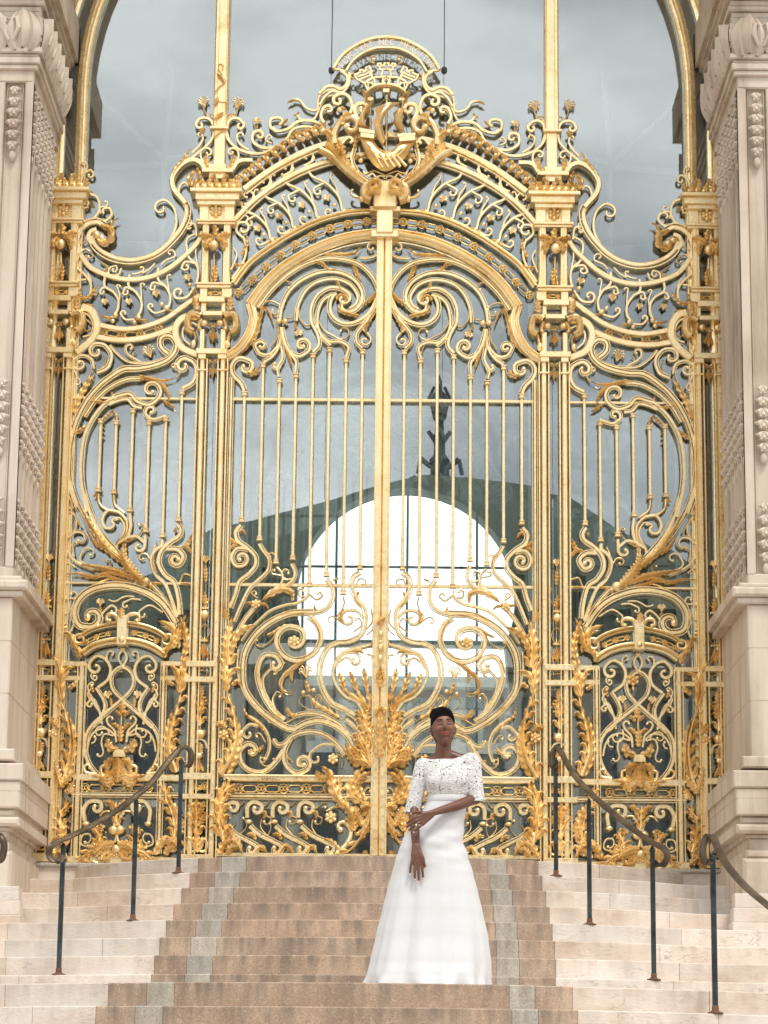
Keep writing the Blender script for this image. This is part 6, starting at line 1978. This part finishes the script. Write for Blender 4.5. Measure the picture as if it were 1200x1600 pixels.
# finger nails are painted pale: small discs
bpy.data.objects.remove(body)
body = bpy.data.objects.new('body', me); COL.objects.link(body); body.parent = wom; body.matrix_parent_inverse = wom.matrix_world.inverted()
me.polygons.foreach_set('use_smooth', [True]*len(me.polygons))
A = Acc()
for px, py, dy in ((641.2, 1363, d0-.014), (648.7, 1371.5, d0-.018), (654.3, 1374.5, d0-.018), (661.6, 1370, d0-.016), (634.3, 1285.5, e0-.003), (634, 1292, e0-.003), (637.6, 1296.5, e0-.004), (647, 1298, e0-.010), (642.6, 1269.8, e0-.011), (665, 1353.5, d0-.022)):
    c = W(px, py, dy); A.ball((c.x, c.y, c.z), .0048, sz=1.25, sy=.6, n=8, m=6)
A.build('nail', mat('pale nail', (.72, .48, .42), .25), wom)
EL.build('eyelashes', HAIRD, wom); EB.build('eyebrows', HAIRD, wom); LC.build('face_crease', mat('shadowed skin crease', (.035, .012, .008), .6), wom)
# ---- hair: a high rounded crop
HAIR = mat('black hair', (.004, .0035, .003), .9, 0, lambda nt, b: noise_col(nt, b, [(.002, .002, .002), (.006, .005, .0045)], scale=40, bump=.8, bscale=220), **{'Specular IOR Level': .15})
A = Acc(); vs = []; fs = []; n, m = 64, 36
for i in range(m+1):
    th = math.pi*i/m*.80
    for j in range(n):
        ph = 2*math.pi*j/n; d = Vector((math.sin(th)*math.sin(ph), -math.sin(th)*math.cos(ph), math.cos(th)))
        k = 1.0
        r_ = Vector((d.x*.0775, d.y*.098, d.z*.118))
        fr = max(0, -d.y)
        if d.z > .25:
            up = min(1, (d.z-.25)/.45); r_ *= 1+.10*up; r_.z += .012*up; r_.x *= 1+.06*up
            r_.y -= .012*up*fr
        # sink the lower front of the shell under the face
        fy = -d.y
        if fy > -.25:
            hl = .68-.5*abs(d.x)**1.6 if fy > .1 else .2
            if d.z < hl-.05: r_ *= .84
            elif d.z < hl+.05: r_ *= .84+.16*(d.z-hl+.05)/.10
            if d.z < .1: r_.x *= .9
        elif d.z < -.3: r_ *= .93
        r_ *= 1+.012*noise.noise(d*22)
        vs.append(tuple(HC+M3@r_))
for i in range(m):
    for j in range(n): fs.append((i*n+j, i*n+(j+1) % n, (i+1)*n+(j+1) % n, (i+1)*n+j))
fs.append(tuple(m*n+j for j in range(n)))
A.add(vs, fs); c = W(689.5, 1117.5, .03)
A.ball((c.x, c.y, c.z), 1, sx=.0745, sy=.075, sz=.046, n=36, m=20)
c = W(688.5, 1112, .005); A.ball((c.x, c.y, c.z), 1, sx=.062, sy=.068, sz=.030, n=36, m=20)
remeshed(A, 'hair', HAIR, wom, .0045, 3)
A = Acc()
for px, py in ((675.8, 1156), (710, 1153)):
    c = W(px, py, -.012); A.ball((c.x, c.y, c.z), .0055, n=8, m=6)
A.build('earring', mat('garnet earring', (.12, .01, .02), .2), wom)
A = Acc(); c = W(650.5, 1286.5, e0-.034); A.ball((c.x, c.y, c.z), .006, n=10, m=8)
A.build('ring', mat('pearl ring', (.9, .88, .82), .15), wom)
# ---- lace top
def lace(nt, b):
    N = nt.nodes; K = nt.links.new; t = N.new('ShaderNodeTexCoord')
    dn = N.new('ShaderNodeTexNoise'); dn.inputs['Scale'].default_value = 22; K(t.outputs['Object'], dn.inputs['Vector'])
    am = N.new('ShaderNodeMix'); am.data_type = 'RGBA'; am.inputs['Factor'].default_value = .035; K(t.outputs['Object'], am.inputs['A']); K(dn.outputs['Color'], am.inputs['B'])
    v1 = N.new('ShaderNodeTexVoronoi'); v1.feature = 'DISTANCE_TO_EDGE'; v1.inputs['Scale'].default_value = 26; K(am.outputs['Result'], v1.inputs['Vector'])
    v2 = N.new('ShaderNodeTexVoronoi'); v2.inputs['Scale'].default_value = 26; K(am.outputs['Result'], v2.inputs['Vector'])
    v3 = N.new('ShaderNodeTexNoise'); v3.inputs['Scale'].default_value = 30; v3.inputs['Detail'].default_value = 2; K(t.outputs['Object'], v3.inputs['Vector'])
    v4 = N.new('ShaderNodeTexVoronoi'); v4.inputs['Scale'].default_value = 95; K(t.outputs['Object'], v4.inputs['Vector'])
    def mr(x, a, c_, lo=0, hi=1):
        q = N.new('ShaderNodeMapRange'); q.inputs[1].default_value = a; q.inputs[2].default_value = c_; q.inputs[3].default_value = lo; q.inputs[4].default_value = hi; K(x, q.inputs[0]); return q.outputs[0]
    def mth(op, a, b_):
        q = N.new('ShaderNodeMath'); q.operation = op
        for i, s_ in enumerate((a, b_)):
            if isinstance(s_, float): q.inputs[i].default_value = s_
            else: K(s_, q.inputs[i])
        return q.outputs[0]
    edge = mr(v1.outputs['Distance'], .10, .045)                      # between the flowers
    gate_ = mr(v3.outputs['Fac'], .51, .56)
    mesh_ = mr(v4.outputs['Distance'], .50, .34)                        # threads bridging the gap
    hole = mth('MULTIPLY', mth('MULTIPLY', edge, gate_), mesh_)
    al = mth('SUBTRACT', 1.0, hole)
    K(al, b.inputs['Alpha'])
    w_ = N.new('ShaderNodeMath'); w_.operation = 'SINE'; K(mth('MULTIPLY', v2.outputs['Distance'], 34.0), w_.inputs[0])
    h = mth('ADD', mth('MULTIPLY', w_.outputs[0], .4), mth('MULTIPLY', edge, -.8))
    bp = N.new('ShaderNodeBump'); bp.inputs['Strength'].default_value = .9; bp.inputs['Distance'].default_value = .004; K(h, bp.inputs['Height']); K(bp.outputs[0], b.inputs['Normal'])
LACE = mat('white guipure lace', (.70, .69, .675), .8, 0, lace)
T = Acc(); g_ = .011
ring_loft(T, [(1186, 672, 727, .060, .015), (1190, 660, 737, .082, .015), (1200, 657, 740, .110, .015), (1212, 661, 738, .125, .005), (1224, 664, 736, .128, .002), (1236, 667, 733, .116, .005), (1247, 669, 730, .104, .01)])
ell(T, 680, 1219, -.075, .052, .045, .055); ell(T, 717, 1217, -.075, .052, .045, .055)
capsule(T, W(661, 1196, .01), W(645, 1262, .0), .052, .046); capsule(T, W(738, 1190, .01), W(744, 1244, -.03), .052, .048)
capsule(T, W(690, 1190, .03), W(664, 1196, .01), .040, .050); capsule(T, W(714, 1193, .03), W(734, 1187, .01), .036, .050); capsule(T, W(703, 1195, -.02), W(726, 1189, -.02), .034, .042)
for i in range(16):       # scalloped hems of the sleeves
    a = 2*math.pi*i/16
    c = W(644.8, 1265+(i % 2)*1.2, 0); T.ball((c.x+.043*math.cos(a), c.y+.043*math.sin(a), c.z-.004), .012, n=8, m=6)
    c = W(744, 1248+(i % 2)*1.2, -.03); T.ball((c.x+.045*math.cos(a), c.y+.045*math.sin(a), c.z-.010+.012*math.cos(a)), .012, n=8, m=6)
for i in range(22):
    a = 2*math.pi*i/22; p, q = W(669, 1247), W(730, 1247); c = (p+q)/2; T.ball((c.x+(q-p).length/2*math.cos(a), c.y+.104*math.sin(a)+.01, c.z), .010, n=8, m=6)
def cut_ends(me):
    """open the sleeve ends and the neckline so the arms and neck leave the cloth cleanly"""
    bm = bmesh.new(); bm.from_mesh(me)
    z1 = W(645, 1269).z; z2 = W(744, 1252).z; xl, xr = W(664, 1260).x, W(733, 1250).x
    kill = [v for v in bm.verts if (v.co.x < xl and v.co.z < z1) or (v.co.x > xr and v.co.z < z2)]
    bmesh.ops.delete(bm, geom=kill, context='VERTS'); bm.to_mesh(me); bm.free()
remeshed(T, 'lace_top', LACE, wom, .0045, 3, cut_ends)
# ---- skirt
SATIN = mat('ivory satin', (.86, .85, .84), .5, 0, lambda nt, b: noise_col(nt, b, [(.585, .585, .595), (.595, .595, .605)], scale=8, bump=.05, bscale=300), **{'Sheen Weight': .2})
keys = [(1243, 668, 731, .108, .008), (1252, 666, 730, .110, .01), (1264, 660, 727.5, .118, .012), (1280, 649, 725.5, .138, .015), (1296, 637, 724, .155, .02), (1312, 629, 723, .168, .02), (1336, 620, 731, .180, .02), (1362, 613, 738.5, .195, .02), (1392, 604.5, 746, .212, .02), (1420, 598, 752.5, .232, .02), (1460, 588, 761, .262, .02), (1500, 579, 765.5, .292, .01), (1522, 574, 766, .31, .0), (1531, 572, 766.5, .322, .0), (1537.5, 571, 767.5, .33, .0)]
rows = []
for i in range(110):
    py = 1243+(1537.5-1243)*i/109
    for a, b in zip(keys, keys[1:]):
        if a[0] <= py <= b[0]:
            k = (py-a[0])/(b[0]-a[0]); k2 = k*k*(3-2*k)*.3+k*.7; rows.append((py,)+tuple(a[q]+(b[q]-a[q])*k2 for q in range(1, 5))); break
def drape(v_, t):
    # t = 3pi/2 faces the camera
    low = v_**1.2
    sd_ = abs(math.cos(t))**2; am = 1-.6*sd_; s = 1+am*(.085*low*(abs(math.cos(4.5*t+.65+.5*v_))**.75-.6)+.022*low*math.cos(15*t+1.1)+.03*low*math.cos(5*t-.9))
    # a long soft fold falling from the left hip, as the cloth swings out
    u_ = (t-R(232))/.16; s += .030*min(1, v_*2.2)*math.exp(-u_*u_)-.02*min(1, v_*2)*math.exp(-((t-R(246))/.12)**2)
    u_ = (t-R(300))/.2; s += .018*low*math.exp(-u_*u_)
    # drag lines across hip and stomach
    if .04 < v_ < .42:
        e = math.sin(math.pi*(v_-.04)/.38)
        s += .022*e*math.sin(62*v_+3.2*math.sin(t+.6)+1.2)*(0.6+.4*math.cos(t-R(300)))+.008*e*math.sin(105*v_-4*math.cos(t))
    if v_ > .93: s += .06*((v_-.93)/.07)**1.5*math.sin(13*t)*math.sin(5*t+1)
    return s
A = Acc(); ring_loft(A, rows, 220, drape, cap=False)
# hem turned under, and the waist closed inwards
A.build('skirt', SATIN, wom, angle=180)
A = Acc(); ring_loft(A, [(1241.5, 669, 730.5, .108, .008), (1244, 667.5, 731.5, .1115, .008), (1250, 666, 731, .113, .008), (1252, 666.5, 730, .110, .008)], 80, None)
A.build('waistband', SATIN, wom)

# stand her on the landing at her real height
q = U(675, 1536, -5.85); wom.location = (q.x, q.y, -1.214); wom.scale = (1.057,)*3
